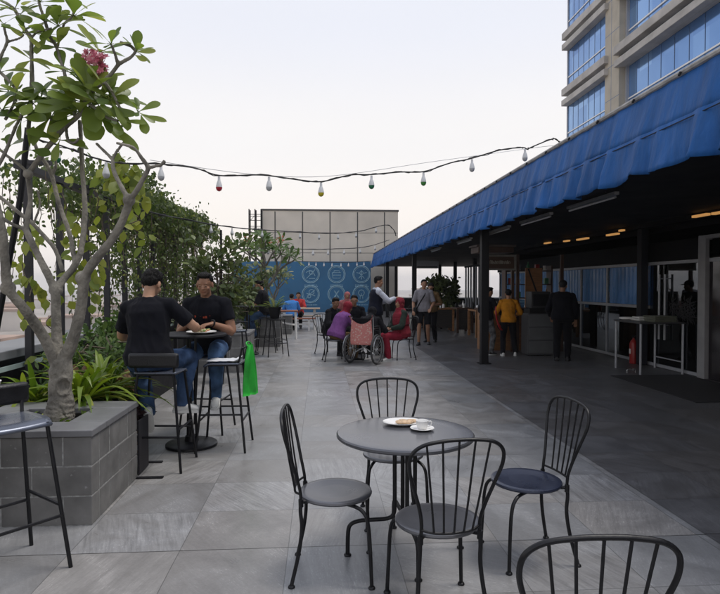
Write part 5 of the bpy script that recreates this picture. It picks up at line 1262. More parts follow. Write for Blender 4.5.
t_ = thing('guy_wire', 'thin pale wire crossing the sky above the bulbs', 'wire', (0,0,0)); MB().tube(bez([D(150,160,7),D(250,174,7.5),(D(330,176,8)),D(430,162,8.5),D(540,147,8.6),D(556,146.5,8.2)],5), .0035, 5).build('strand', M['steel'], t_)
# ------------------------------------------------------------------ the two men at the bar table
shoes_w = (M['sole'], M['sole']); shoes_d = (M['shoe_dark'], M['sole']); shoes_b = (M['shoe_dark'], M['black'])
tan, brown = (.36,.19,.115), (.26,.135,.08)
s = seated(1.76, .862, .17, side=-.05, hands={1: V((.34, .42, 1.20)), -1: V((-.10, .42, 1.14))}, feet={-1: V((-.04, .14, .45)), 1: V((.21, .36, .48))}, head=(-.30,.42,0), elbow={-1: (-.9,-.3,-.6), 1: (.8,-.2,-.7)}, footdir={-1: (-.1,.55,-.7), 1: (1,.25,-.05)}, knee={-1:(-.3,1,.2),1:(.5,1,.3)}, twist=-.18, bulk=1.06, curl=.8)
person('man in black tee and jeans seen from behind on a tall stool, white trainers', s, (-1.51, 5.23, 0), R(2), dict(hair='tuft', top=(M['tee'], .46), bottom=(M['denim2'], 1), shoes=shoes_w, wrk=.012), tone=(.42,.24,.155), vox=.008)
s = seated(1.76, .862, .22, hands={1: V((.10, .36, 1.20)), -1: V((-.12, .35, 1.20))}, feet={-1: V((-.17, .36, .47)), 1: V((.14, .30, .42))}, head=(.10,.24,0), elbow={-1: (-.55,-.3,-.8), 1: (.55,-.3,-.8)}, fdir={1: (-.6,.5,-.1), -1: (.5,.7,-.1)}, footdir={-1: (-.2,.9,-.2), 1: (.2,.9,-.25)}, knee={-1:(-.25,1,.3),1:(.25,1,.3)}, bulk=1.12, curl=.9)
p2 = person('man in black tee and blue jeans facing the camera, looking down at food', s, (-1.19, 6.42, 0), R(172), dict(hair='short', top=(M['tee'], .44), bottom=(M['denim'], 1), shoes=shoes_w, wrk=.012), tone=(.30,.155,.095), vox=.007)
wm = MB(); wv = s.wr[-1] - s.hd[-1] * .02; ax = (s.wr[-1] - s.el[-1]).normalized(); u_ = ax.orthogonal().normalized(); v_ = ax.cross(u_)
wm.tube([wv + (u_*math.cos(a*math.pi/8) + v_*math.sin(a*math.pi/8))*.034 for a in range(17)], .010, 6); wm.ell(wv + V((0,0,.034)), (.019,.019,.008)); w_ = wm.build('wristwatch', M['black'], None); w_.location = (-1.19, 6.42, 0); w_.rotation_euler = (0,0,R(172)); tag(w_, 'black wristwatch on the wrist of the man facing the camera', 'watch')
# orange red print across the chest of the man facing us
pr_ = MB(); random.seed(2); x = -.085; ya_ = s.up.cross(s.sx); c_ = s.chest - s.up * .015
while x < .08:
    w_ = rnd(.010,.022); h_ = rnd(.016,.028); P_ = lambda xx, zz, dd: c_ + s.sx*xx + s.up*zz + ya_*(.1560 + dd - 1.5*xx*xx)
    pr_.quad(P_(x,0,0), P_(x+w_,0,0), P_(x+w_,h_,.001), P_(x,h_,.001)); x += w_ + .006
pr_.build('shirt_print', mat('orange_red_print', (.45,.07,.03), .7), p2)
# ------------------------------------------------------------------ wheelchair group
SCL = 1.06
PG = 'people at the wheelchair table'
cb = dup(ch, (.30, 12.25, 0), R(-82), 'black chair under the person in the purple top', CG)
dup(ch, (1.80, 12.45, 0), R(98), 'black chair under the woman in the red headscarf', CG)
dup(ch, (.72, 13.9, 0), R(180), 'black chair under the man in glasses at the wheelchair table', CG)
dup(ch, (.16, 13.5, 0), R(215), 'black chair under the person in dark clothes behind the purple top', CG)
tb2 = copy_tree(tb); tb2.location = (1.02, 13.05, 0); tb2['label'] = 'round table hidden behind the wheelchair, between the seated group'
s = seated(1.66, .46, .36, hands={1: V((.10,.55,.80)), -1: V((-.16,.55,.80))}, head=(-.3,.35,0), bulk=1.12, feet={-1: V((-.10,.42,.08)), 1: V((.14,.38,.08))})
person('person in a purple top and red headscarf leaning toward the table, seen from behind', s, (.34, 12.25, 0), R(-62), dict(hijab=M['maroon'], top=(M['purple'], .95), bottom=(M['olive'], 1), shoes=shoes_b, loose=1), tone=brown, group=PG)
s = seated(1.70, .46, .05, hands={1: V((.06,.30,.66)), -1: V((-.10,.32,.66))}, head=(.30,.05,0), bulk=1.14, feet={-1: V((-.18,.40,.08)), 1: V((.16,.30,.08))}, elbow={-1:(-.8,-.5,-.3),1:(.8,-.5,-.3)})
person('woman in a red headscarf, dark sleeves and red trousers seated facing left', s, (1.76, 12.42, 0), R(108), dict(hijab=M['maroon'], top=(M['greencloth'], .96), vest=M['maroon'], bottom=(M['redcloth'], 1), shoes=shoes_w, drape=1, loose=0), tone=tan, group=PG)
s = seated(1.56, .50, .62, hands={1: V((.20,.52,.74)), -1: V((-.20,.52,.74))}, head=(.2,.5,0), feet={-1: V((-.10,.46,.20)), 1: V((.10,.46,.20))}, bulk=1.12)
person('person in dark hooded clothing bent forward in the wheelchair', s, (.92, 11.80, 0), R(-28), dict(hijab=M['darkcloth'], top=(M['darkcloth'], .95), bottom=(M['darkcloth'], 1), shoes=shoes_b), tone=brown, group=PG)
s = seated(1.78, .46, .12, hands={1: V((.16,.42,.78)), -1: V((-.16,.42,.78))}, head=(0,.15,0))
pm6 = person('man in a black shirt and glasses facing the camera across the wheelchair table', s, (.82, 13.9, 0), R(176), dict(hair='short', top=(M['tee'], .95), bottom=(M['darkcloth'], 1), shoes=shoes_b), tone=tan, group=PG)
gl = MB(); hc = s.headc
for q in (-1,1): gl.tube([hc + s.HM @ V((q*.033 + .024*math.cos(a*math.pi/8), .098, .002 + .018*math.sin(a*math.pi/8))) for a in range(17)], .0028, 5); gl.tube([hc + s.HM @ V((q*.057,.096,.004)), hc + s.HM @ V((q*.083,.0,.004))], .0025, 5)
gl.tube([hc + s.HM @ V((-.010,.100,.004)), hc + s.HM @ V((.010,.100,.004))], .0025, 5)
o = gl.build('glasses', M['black'], None); o.location = (.82,13.9,0); o.rotation_euler = (0,0,R(176)); tag(o, 'dark glasses on the face of the man across the table', 'glasses')
s = seated(1.74, .46, .25, hands={1: V((.16,.45,.78)), -1: V((-.16,.45,.78))}, head=(-.4,.3,0))
person('black haired person in dark clothes half hidden behind the purple top', s, (.20, 13.45, 0), R(-130), dict(hair='short', top=(M['darkcloth'], .95), bottom=(M['darkcloth'], 1), shoes=shoes_b), tone=brown, group=PG)
s = standing(1.42, .05, head=(0,.1,0))
person('person in a dusty pink headscarf standing behind the wheelchair table', s, (.70, 15.0, 0), R(180), dict(hijab=M['pinkcloth'], top=(M['pinkcloth'], .95), bottom=(M['darkcloth'], 1), shoes=shoes_b), tone=tan, group=PG)
s = standing(1.80, .06, hands={1: V((.10,.46,1.30)), -1: V((-.06,.44,1.26))}, head=(-.15,.12,0), elbow={-1:(-.6,-.3,-.6),1:(.6,-.3,-.6)})
person('waiter in a dark vest and white shirt standing with his arms held forward', s, (1.27, 13.3, 0), R(-80), dict(hair='short', top=(M['whitecloth'], .96), vest=M['vest'], bottom=(M['black'], 1), shoes=shoes_b), tone=tan)
s = standing(1.74, .0, hands={1: V((.26,.16,.92)), -1: V((-.20,.24,.98))}, head=(.25,.05,0), feet={-1: V((-.12,-.06,.085)), 1: V((.12,.18,.085))})
pm10 = person('man in a grey shirt and black shorts walking with a crossbody bag', s, (2.78, 15.4, 0), R(165), dict(hair='short', top=(M['greycloth'], .5), bottom=(M['darkcloth'], .50), shoes=shoes_b), tone=tan)
st_ = MB(); up = s.up; ya = s.up.cross(s.sx)
loop = [s.neck + s.sx*(-.09) - up*.0 + ya*.03, s.chest + ya*.150 + s.sx*-.02, s.waist + ya*.150 + s.sx*.10, s.p + s.sx*.20 + ya*.05, s.waist - ya*.150 + s.sx*.10, s.chest - ya*.145, s.neck + s.sx*(-.09) - ya*.04]
cbag = thing('crossbody_bag', 'black crossbody bag on the walking man in the grey shirt', 'bag', (2.78,15.4,0), R(165)); st_.tube(bez(loop + [loop[0]],4), .012, 5, flat=1.6); st_.build('strap', M['black'], cbag); MB().box(tuple(s.p + V((.17,-.02,-.12))), tuple(s.p + V((.27,.20,.06)))).build('pouch', M['black'], cbag, smooth=False, bevel=.025)
s = standing(1.66, .05, hands={1: V((.06,.20,1.44)), -1: V((-.16,.22,1.05))}, head=(.2,.1,0), elbow={1:(.7,.2,-.7)})
person('long haired person behind the grey shirted man, hand raised to the face', s, (3.12, 16.1, 0), R(150), dict(hair='long', top=(M['olive'], .6), bottom=(M['darkcloth'], 1), shoes=shoes_b), tone=tan)
s = seated(1.66, .46, .15, hands={1: V((.16,.42,.78)), -1: V((-.16,.42,.78))}, head=(0,.2,0))
person('person in a lime yellow top seated at a dark table far under the awning', s, (4.05, 21.8, 0), R(165), dict(hair='short', top=(M['lime'], .6), bottom=(M['darkcloth'], 1), shoes=shoes_b), tone=tan)
# kiosk customers
s = standing(1.50, .05, hands={1: V((.22,.26,.92)), -1: V((-.20,.26,.92))}, head=(0,.15,0), feet={-1: V((-.12,-.02,.08)), 1: V((.16,.06,.08))})
person('boy in a mustard jersey standing at the kiosk counter, seen from behind', s, (4.22, 12.75, 0), R(-12), dict(hair='short', top=(M['mustard'], .95), bottom=(M['darkcloth'], 1), shoes=shoes_w, loose=0), tone=tan)
s = standing(1.55, .08, hands={1: V((.20,.30,.95)), -1: V((-.18,.26,.90))}, head=(-.3,.25,0))
person('slim person in black with patterned trousers beside the awning post', s, (3.80, 13.05, 0), R(-60), dict(hair='short', top=(M['tee'], .95), bottom=(M['camo'], 1), shoes=shoes_d), tone=tan)
s = standing(1.70, .06, hands={1: V((.26,.06,.86)), -1: V((-.24,.20,.92))}, head=(-.2,.15,0), bulk=1.15)
person('man in black clothes and cap standing by the shopfront glass', s, (5.08, 11.85, 0), R(-25), dict(hair='cap', hairmat=M['black'], top=(M['tee'], .96), bottom=(M['darkcloth'], 1), shoes=shoes_b, loose=1), tone=brown)
rb = thing('red_shoulder_bag', 'red strapped shoulder bag carried by the slim person in black', 'bag', (3.98, 12.86, .62)); MB().tube(bez([(-.02,0,.52),(-.03,-.10,.25),(.04,-.12,.02),(.14,-.06,-.02),(.16,.0,.14)],5), .020, 6).tube(bez([(-.01,.02,.50),(-.01,-.06,.22),(.07,-.08,.05),(.15,-.04,.02)],5), .014, 6).build('strap', M['red'], rb); MB().ell((.12,.02,.05),(.10,.05,.09)).build('pouch', M['darkcloth'], rb)
# seated in jeans by the bush; picnic pair
s = seated(1.72, .862, .15, feet={-1: V((-.12, .30, .38)), 1: V((.14, .30, .38))}, hands={1: V((.14,.40,1.16)), -1: V((-.16,.40,1.16))}, head=(0,.3,0))
person('person in blue jeans on a tall stool, half hidden by the dark bush', s, (-1.30, 14.0, 0), R(82), dict(hair='short', top=(M['darkcloth'], .5), bottom=(M['denim'], 1), shoes=shoes_d), tone=tan)
s = seated(1.70, .46, .25, hands={1: V((.16,.42,.76)), -1: V((-.16,.42,.76))}, head=(-.3,.3,0), bulk=1.1)
person('person in a sky blue shirt sitting at the picnic table, back turned', s, (-.98, 20.3, 0), R(8), dict(hair='short', top=(M['bluecloth'], .5), bottom=(M['darkcloth'], 1), shoes=shoes_b), tone=brown)
s = seated(1.72, .46, .12, hands={1: V((.16,.42,.76)), -1: V((-.16,.42,.76))}, head=(.2,.1,0))
person('person in a bright red shirt facing the camera at the picnic table', s, (-.80, 21.9, 0), R(175), dict(hair='short', top=(M['redshirt'], .5), bottom=(M['darkcloth'], 1), shoes=shoes_b), tone=tan)

# ------------------------------------------------------------------ wheelchair
wc = thing('wheelchair', 'folding wheelchair with crossed silver frame, seen from behind', 'wheelchair', (.88, 11.72, 0), R(-28))
rub = mat('grey_tyre', (.05,.05,.052), .8, 0, .2, 20)
def wheel(x, y, r, w, name, spokes, pr):
    tm2 = MB(); tm2.tube([(x, y + (r-w)*math.cos(a*math.pi/20), r + (r-w)*math.sin(a*math.pi/20)) for a in range(41)], w, 8); t = tm2.build(name, rub, pr)
    rm = MB(); rm.tube([(x, y + (r-w*2.4)*math.cos(a*math.pi/20), r + (r-w*2.4)*math.sin(a*math.pi/20)) for a in range(41)], w*.45, 6); rm.tube([(x-.03,y,r),(x+.03,y,r)], .022, 8)
    for k in range(spokes): a = 6.283*k/spokes; rm.tube([(x, y, r),(x, y + (r-w*2)*math.cos(a), r + (r-w*2)*math.sin(a))], .0035, 4)
    rm.build('rim', M['steel'], t); return t
for q in (-1,1):
    t = wheel(q*.29, .0, .305, .020, 'wheel', 18, wc); hr = MB(); hr.tube([(q*.335, .27*math.cos(a*math.pi/20), .305+.27*math.sin(a*math.pi/20)) for a in range(41)], .009, 6); hr.build('hand_rim', M['steel'], t)
    wheel(q*.22, .48, .10, .016, 'caster', 6, wc)
    f_ = MB(); f_.tube(bez([(q*.235,-.16,.96),(q*.235,-.08,.97),(q*.235,-.06,.90),(q*.235,-.04,.50),(q*.235,0,.305)],4), .013, 8); f_.tube([(q*.235,-.04,.50),(q*.235,.42,.50),(q*.235,.50,.20)], .013, 8); f_.tube([(q*.235,0,.305),(q*.235,.42,.24)], .013, 8); f_.tube([(q*.235,-.05,.72),(q*.235,.30,.72),(q*.235,.34,.50)], .012, 8); f_.build('side_frame', M['steel'], wc)
    MB().tube([(q*.235,-.20,.965),(q*.235,-.09,.97)], .018, 8).build('push_handle', M['black'], wc); MB().box((q*.235-.025,.0,.735),(q*.235+.025,.28,.765)).build('armrest', M['black'], wc, smooth=False, bevel=.008); MB().box((q*.12-.07,.52,.13),(q*.12+.07,.66,.15)).build('footplate', M['black'], wc, smooth=False)
MB().tube([(-.235,.06,.48),(.235,.0,.20)], .013, 8).tube([(.235,.06,.48),(-.235,.0,.20)], .013, 8).build('cross_brace', M['steel'], wc)
MB().box((-.225,-.075,.52),(.225,-.055,.93)).build('backrest', M['darkcloth'], wc, smooth=False, bevel=.006); MB().box((-.225,-.03,.48),(.225,.42,.51)).build('seat', M['darkcloth'], wc, smooth=False, bevel=.008)
# patterned pink bag on the wheelchair
def florals():
    m, nt, p = newmat('pink_floral_cloth'); N = nt.nodes; L = nt.links; tc = N.new('ShaderNodeTexCoord'); vo = N.new('ShaderNodeTexVoronoi'); vo.inputs['Scale'].default_value = 24; L.new(tc.outputs['Object'], vo.inputs['Vector'])
    rp = N.new('ShaderNodeValToRGB'); e = rp.color_ramp.elements; e[0].position = .12; e[1].position = .42; e[0].color = (.62,.50,.42,1); e[1].color = (.55,.20,.18,1); L.new(vo.outputs['Distance'], rp.inputs[0]); L.new(rp.outputs[0], p.inputs['Base Color']); p.inputs['Roughness'].default_value = .8; return m
pb2 = thing('tote_bag', 'pink floral tote bag hanging on the back of the wheelchair', 'bag', (.83, 11.60, 0), R(-20)); mb = MB(); n = 12; fr_, bk_ = [], []
for j in range(13):
    t = j/12; z = .40 + .47*t; w = .235 + .01*math.sin(t*5); rowf, rowb = [], []
    for i in range(n+1):
        u = -1+2*i/n; sag = -.055*(1-u*u)*max(0,(t-.7)/.3) + .05*u*u*max(0,(t-.7)/.3); dep = .045*(1-u*u)**.5*(1-.6*t)
        rowf.append(mb.av((w*u*.93, -.02-dep + .006*noise.noise(V((u*3,t*3,2))), z+sag))); rowb.append(mb.av((w*u*.93, .0+dep*.2, z+sag)))
    fr_.append(rowf); bk_.append(rowb)
for a, b in zip(fr_, fr_[1:]):
    for i in range(n): mb.af(a[i],a[i+1],b[i+1],b[i])
for a, b in zip(bk_, bk_[1:]):
    for i in range(n): mb.af(a[i],b[i],b[i+1],a[i+1])
for j in range(12):
    for i in (0,n): mb.af(fr_[j][i],bk_[j][i],bk_[j+1][i],fr_[j+1][i])
for i in range(n): mb.af(fr_[0][i],bk_[0][i],bk_[0][i+1],fr_[0][i+1])
mb.build('pouch', florals(), pb2, sharp=0); MB().tube(bez([(-.20,-.02,.89),(-.225,-.03,.95),(-.235,-.05,.985)],4), .010, 6).tube(bez([(.20,-.02,.89),(.225,-.03,.95),(.235,-.05,.985)],4), .010, 6).build('handle', M['pinkcloth'], pb2)

# ------------------------------------------------------------------ picnic table
pc = thing('picnic_table', 'timber picnic table with white painted legs before the mural', 'table', (-.80, 21.1, 0))
for i in range(5): MB().box((-.80,-.36+.147*i,.73),(.80,-.36+.147*i+.137,.765)).build('top_board', M['lightwood'], pc, smooth=False, bevel=.004)
for x in (-.6,.6):
    for q in (-1,1): MB().tube([(x,q*.22,.725),(x,q*.34,0)], .045, 4).build('leg', M['white'], pc, smooth=False)
    MB().box((x-.03,-.30,.69),(x+.03,.30,.728)).build('cross_piece', M['white'], pc, smooth=False)
for q, l in ((-1,'reddish timber bench with white legs in front of the picnic table'),(1,'timber bench on the far side of the picnic table')):
    b_ = thing('bench', l, 'bench', (-1.0 if q < 0 else -.8, 21.1 + q*.80, 0)); MB().box((-.85,-.15,.41),(.85,.15,.455)).build('seat', M['redwood'] if q < 0 else M['lightwood'], b_, smooth=False, bevel=.005)
    for x in (-.62,.62):
        MB().box((x-.035,-.13,0),(x+.035,-.06,.408)).build('leg', M['white'], b_, smooth=False); MB().box((x-.035,.06,0),(x+.035,.13,.408)).build('leg', M['white'], b_, smooth=False)
    MB().box((-.60,-.03,.20),(.60,.03,.26)).build('stretcher', M['white'], b_, smooth=False)
hr_ = thing('wooden_barrier', 'low white timber barrier with a red top board left of the picnic table', 'barrier', (-1.28, 17.4, 0)); MB().box((-.55,-.14,.80),(.62,.14,.85)).build('top_board', M['redwood'], hr_, smooth=False, bevel=.005)
for x in (-.45,.55):
    for q in (-1,1): MB().tube([(x,q*.10,.797),(x+.02,q*.20,0)], .032, 4).build('leg', M['white'], hr_, smooth=False)
MB().tube([(-.45,0,.60),(.55,0,.40)], .025, 4).build('brace', M['white'], hr_, smooth=False)

# ------------------------------------------------------------------ kiosk and counters under the awning
kk = thing('kiosk', 'dark wooden snack kiosk with a name board and counter', 'kiosk', (4.25, 13.55, 0))
for x in (-.28,.34,.46,1.55): MB().box((x-.035,.0,.0),(x+.035,.07,2.33)).build('post', M['darkwood'], kk, smooth=False)
MB().box((-.55,-.18,2.36),(.30,.5,2.50)).build('roof_cornice', M['darkwood'], kk, smooth=False, bevel=.01)
MB().box((-.60,-.22,2.503),(.34,.5,2.545)).build('cornice_cap', mat('grey_brown_wood', (.14,.11,.10), .6, 0, .3, 6), kk, smooth=False)
sg = MB().box((-.30,-.05,1.98),(.35,-.005,2.30)).build('name_board', M['darkwood'], kk, smooth=False)
fb2 = MB().box((-.34,-.09,2.27),(.39,-.051,2.315)).box((-.34,-.09,1.95),(.39,-.051,1.99)).box((-.34,-.09,1.991),(-.295,-.051,2.269)).box((.345,-.09,1.991),(.39,-.051,2.269)).build('board_frame', mat('grey_frame_wood', (.20,.19,.17), .6, 0, .2, 8), sg, smooth=False)
random.seed(17); lt = MB(); x = -.235
while x < .25:
    w = rnd(.018,.036); h = rnd(.05,.085)
    lt.tube(bez([(x,-.053,2.10),(x+w*.2,-.053,2.10+h),(x+w,-.053,2.10+h*rnd(.3,1)),(x+w*.8,-.053,2.10)],3), .006, 4); x += w + .014
lt.build('lettering', mat('cream_lettering', (.38,.36,.30), .7), sg)
MB().box((-.30,.30,0),(1.20,.80,.98)).build('counter', M['wood'], kk, smooth=False, bevel=.008); MB().box((-.36,.24,.983),(1.26,.86,1.03)).build('counter_top', M['darkwood'], kk, smooth=False, bevel=.006)
MB().box((.80,.42,1.032),(1.22,.46,2.02)).build('wooden_panel', M['wood'], kk, smooth=False); MB().tube([(.86,.40,2.0),(1.08,.40,1.40)], .02, 5).build('brace', M['black'], kk)
cx = thing('drawer_cabinet', 'grey drawer cabinet standing in front of the kiosk counter', 'cabinet', (4.98, 13.0, 0)); MB().box((-.30,-.22,.02),(.30,.22,.95)).build('body', mat('grey_cabinet', (.085,.088,.095), .5, 0, .1, 5), cx, smooth=False, bevel=.01)
for z in (.06,.36,.66): MB().box((-.28,-.235,z),(.28,-.221,z+.27)).build('drawer', mat('grey_drawer', (.11,.115,.12), .45, 0, .1, 5), cx, smooth=False, bevel=.006)
ov = thing('oven_box', 'dark grey metal oven box on the drawer cabinet', 'oven', (4.99, 13.0, .952)); MB().box((-.22,-.18,.12),(.22,.18,.50)).build('body', mat('dark_oven_metal', (.045,.047,.05), .4, .3, .15, 8), ov, smooth=False, bevel=.012); MB().box((-.26,-.2,.0),(.26,.2,.117)).build('stand', M['black'], ov, smooth=False); MB().box((-.18,-.19,.18),(.18,-.181,.44)).build('door', M['black'], ov, smooth=False)
for i, (x, m_, h, l) in enumerate(((-.18,'white',.26,'white paper menu leaning on the kiosk counter'),(.08,'steel',.16,'steel canister on the kiosk counter'),(.26,'bulbish',.20,'pale bottle on the kiosk counter'),(.42,'steel',.12,'small steel tin on the kiosk counter'))):
    t = thing(('menu_card','canister','bottle','tin')[i], l, ('menu','canister','bottle','tin')[i], (4.25+x, 13.98, 1.032))
    if i == 0: MB().box((-.07,0,0),(.07,.012,h), Matrix.Rotation(.2,3,'X')).build('card', M['white'], t, smooth=False)
    else: MB().lathe([(0,0),(.04,0),(.042,h*.7),(.018,h*.82),(.018,h),(0,h)],16).build('body', M['steel'] if m_ == 'steel' else M['white'], t)
sh = thing('shelf_rack', 'dark shelf rack with jars behind the kiosk counter', 'shelf', (5.35, 14.7, 0))
for z in (.9,1.25,1.6,1.95): MB().box((-.6,-.15,z),(.6,.15,z+.025)).build('shelf', M['darkwood'], sh, smooth=False)
for x in (-.6,.6): MB().box((x-.02,-.16,0),(x+.02,.16,2.1)).build('upright', M['darkwood'], sh, smooth=False)
random.seed(55); KJ = 'containers on the kiosk shelf and counter'; kinds_ = ['jar','bottle','box','cup']
cols_ = [('white',M['white']),('steel',M['steel']),('red',M['red']),('brown',M['wood']),('green',mat('green_label_plastic',(.05,.22,.10),.4))]
for i in range(20):
    kd = kinds_[i % 4]; cn, cm_ = cols_[(i*3 + i//5) % 5]; row = i // 5; x = -.48 + .235*(i % 5) + rnd(-.03,.03)
    if row < 4: at = (5.35 + x, 14.62, (.927,1.277,1.627,1.977)[row]); where = ('lowest','second','third','top')[row] + ' board of the kiosk shelf, ' + ('at its left end','left of its middle','at its middle','right of its middle','at its right end')[i % 5]
    t = thing(kd, 'small %s %s on the %s' % (cn, kd, where), kd, at, 0, KJ)
    if kd == 'box': MB().box((-.05,-.05,0),(.05,.05,.15)).build('body', cm_, t, smooth=False, bevel=.004)
    else: MB().lathe({'jar':[(0,0),(.045,0),(.047,.11),(.036,.12),(.038,.145),(0,.145)],'bottle':[(0,0),(.036,0),(.037,.13),(.013,.18),(.013,.22),(0,.22)],'cup':[(0,0),(.032,0),(.044,.12),(0,.12)]}[kd],14).build('body', cm_, t)
# snack tables: wooden framed counters with bottles and bowls
def snack_table(label, at, rz=0, w=.5, l=.9, wood='wood', h=.84):
    t = thing('snack_table', label, 'table', at, rz, 'wooden snack tables under the awning'); MB().box((-w/2-.03,-l/2-.03,h-.05),(w/2+.03,l/2+.03,h)).build('tabletop', M[wood], t, smooth=False, bevel=.006)
    for x in (-1,1):
        for y in (-1,1): MB().box((x*w/2-.035,y*l/2-.035,0),(x*w/2+.035,y*l/2+.035,h-.053)).build('leg', M[wood], t, smooth=False)
    MB().box((-w/2+.04,-l/2+.0,.12),(w/2-.04,-l/2+.02,h-.06)).build('dark_panel', mat('slatted_dark_panel', (.03,.025,.022), .7, 0, .5, 3, stretch=(1,1,22)), t, smooth=False)
    return t
ST = [((4.98,17.7,0),'nearest wooden snack table with an orange frame left of the post'),((4.80,19.4,0),'dark snack table with a small stack of bowls behind the orange one'),((4.15,20.1,0),'long wooden table top far under the awning near the dark chairs')]
snack_table(ST[0][1], ST[0][0]); snack_table(ST[1][1], ST[1][0], 0, .5, .9, 'darkwood'); snack_table(ST[2][1], ST[2][0], 0, .9, .6, 'wood', .80)
random.seed(77); BG = 'bottles and bowls on the snack tables'
lab = ['short white','tall pale','small steel','squat white','tall dark','round pale','slim steel','wide white','small dark','tall white','low steel','round white']
for i in range(12):
    b = ST[i // 5][0] if i < 10 else ST[2][0]; z = .842 if i < 10 else .802; x, y = b[0] + rnd(-.2,.2), b[1] - .35 + .17*(i % 5)
    kind = i % 3; t = thing('bowl' if kind == 0 else 'bottle' if kind == 1 else 'jar', '%s %s on the %s snack table' % (lab[i], ('bowl','bottle','jar')[kind], ('nearest orange framed','dark middle','far')[min(2, i//5)]), ('bowl','bottle','jar')[kind], (x,y,z), 0, BG); mm = M['white'] if 'white' in lab[i] or 'pale' in lab[i] else M['steel'] if 'steel' in lab[i] else M['black']
    pr = ([(0,0),(.04,0),(.10,.07),(.095,.07),(.04,.015),(0,.015)],[(0,0),(.035,0),(.036,.14),(.013,.19),(.013,.23),(0,.23)],[(0,0),(.045,0),(.047,.10),(.035,.12),(.037,.14),(0,.14)])[kind]; MB().lathe(pr,16).build('body', mm, t)
ft = thing('dark_table', 'dark dining table far under the awning beside the person in lime', 'table', (3.70, 21.1, 0)); MB().box((-.75,-.4,.70),(.75,.4,.74)).build('tabletop', M['black'], ft, smooth=False)
for x in (-.68,.68):
    for y in (-.34,.34): MB().box((x-.03,y-.03,0),(x+.03,y+.03,.698)).build('leg', M['black'], ft, smooth=False)
for x, y, r_, l in ((3.15,20.1,20,'black chair at the dark dining table, nearest the walking couple'),(3.6,20.2,-15,'black chair at the dark dining table beside the snack table'),(2.75,21.2,-80,'black chair at the left end of the dark dining table'),(4.05,21.8,165,'black chair under the person in the lime top')): dup(ch, (x,y,0), R(r_), l, CG)
wb = thing('white_stool', 'low white plastic stool near the dark chairs', 'stool', (2.62, 17.9, 0)); MB().lathe([(0,.44),(.15,.44),(.16,.42),(.18,.0),(.165,0),(.14,.40),(0,.41)],20).build('body', M['white'], wb)
hp = twig_bush('tall_plant', 'dark leafy plant against the bright sky past the awning posts', (5.0, 24.5, .3), (.5,.5,.75), 700, .20, M['bush'], 41, 9, 'plant', gate=-.3)
hp2 = twig_bush('tall_plant', 'second dark leafy plant beside the far awning posts', (6.1, 27.0, .3), (.5,.5,.80), 800, .22, M['bush'], 42, 9, 'plant', gate=-.3)
for t, (x, y) in ((hp,(5.0,24.5)),(hp2,(6.1,27.0))): MB().lathe([(0,-.3),(.22,-.3),(.28,.1),(.25,.1),(.24,.04),(0,.03)],20).build('pot', M['black'], t)
dv = thing('slatted_screen', 'pale striped screen at the open end of the shopfront', 'screen', (6.35, 21.5, 0)); sm_ = MB()
for i in range(9): sm_.box((-.02, i*.42, .35),(.02, i*.42+.14, 2.35))
sm_.build('slat', M['frame'], dv, smooth=False); MB().box((-.03,-.1,.25),(.03,3.6,.345)).build('bottom_rail', M['black'], dv, smooth=False); MB().box((-.03,-.1,2.353),(.03,3.6,2.43)).build('top_rail', M['black'], dv, smooth=False)
# steel-legged table by the door, with crockery and an extinguisher
dt = thing('serving_table', 'narrow serving table with pale tubular legs by the glass door', 'table', (6.08, 10.36, 0))
a_, b_ = .42, .46
MB().box((-a_,-b_,.905),(a_,b_,.935)).build('tabletop', mat('dark_grey_top', (.05,.05,.055), .4, 0, .15, 6), dt, smooth=False, bevel=.005)
for x in (-a_+.03,a_-.03):
    for y in (-b_+.03,b_-.03): MB().tube([(x,y,0),(x,y,.903)], .021, 10).build('leg', M['frame'], dt)
MB().tube([(a_-.03,-b_+.03,.22),(a_-.03,b_-.03,.22)], .012, 8).build('stretcher', M['frame'], dt)
for i, (y, l) in enumerate(((-.22,'stack of dark trays on the serving table, nearest the door handle'),(.08,'white folded towels on the serving table'),(.33,'small stack of plates at the far end of the serving table'))):
    t = thing(('tray_stack','towel','plate_stack')[i], l, ('trays','towel','plates')[i], ((6.16,5.98,5.84)[i], 10.36+y, .937)); mb = MB()
    if i == 0:
        for k in range(5): mb.box((-.2,-.2,k*.022),(.2,.2,k*.022+.016), Matrix.Rotation(.03*(k%3-1),3,'Z'))
        mb.build('tray', mat('olive_tray', (.16,.17,.13), .5, 0, .2, 9), t, smooth=False, bevel=.004)
    elif i == 1: mb.box((-.12,-.15,0),(.12,.15,.04)).box((-.11,-.13,.042),(.10,.12,.075)).build('cloth', M['sole'], t, smooth=False, bevel=.012)
    else: mb.lathe([(0,0),(.08,0),(.13,.02),(.13,.05),(.08,.03),(0,.03)],24).build('dish', M['white'], t)
fe = thing('fire_extinguisher', 'red fire extinguisher standing behind the serving table', 'extinguisher', (6.36, 11.36, .006)); MB().lathe([(0,0),(.075,0),(.078,.02),(.078,.40),(.05,.47),(.022,.49),(.022,.52),(0,.52)],24).build('cylinder', M['red'], fe); MB().box((-.02,-.07,.522),(.02,.05,.545)).box((-.015,-.10,.56),(.015,.05,.575)).box((-.012,.02,.546),(.012,.045,.559)).build('handle', M['black'], fe, smooth=False); MB().tube(bez([(0,-.05,.53),(0,-.12,.45),(0,-.10,.2)],5), .012, 6).build('hose', M['black'], fe)
MB().box((-.0795,-.03,.2),(-.0765,.03,.3)).build('paper_label', M['white'], fe, smooth=False)
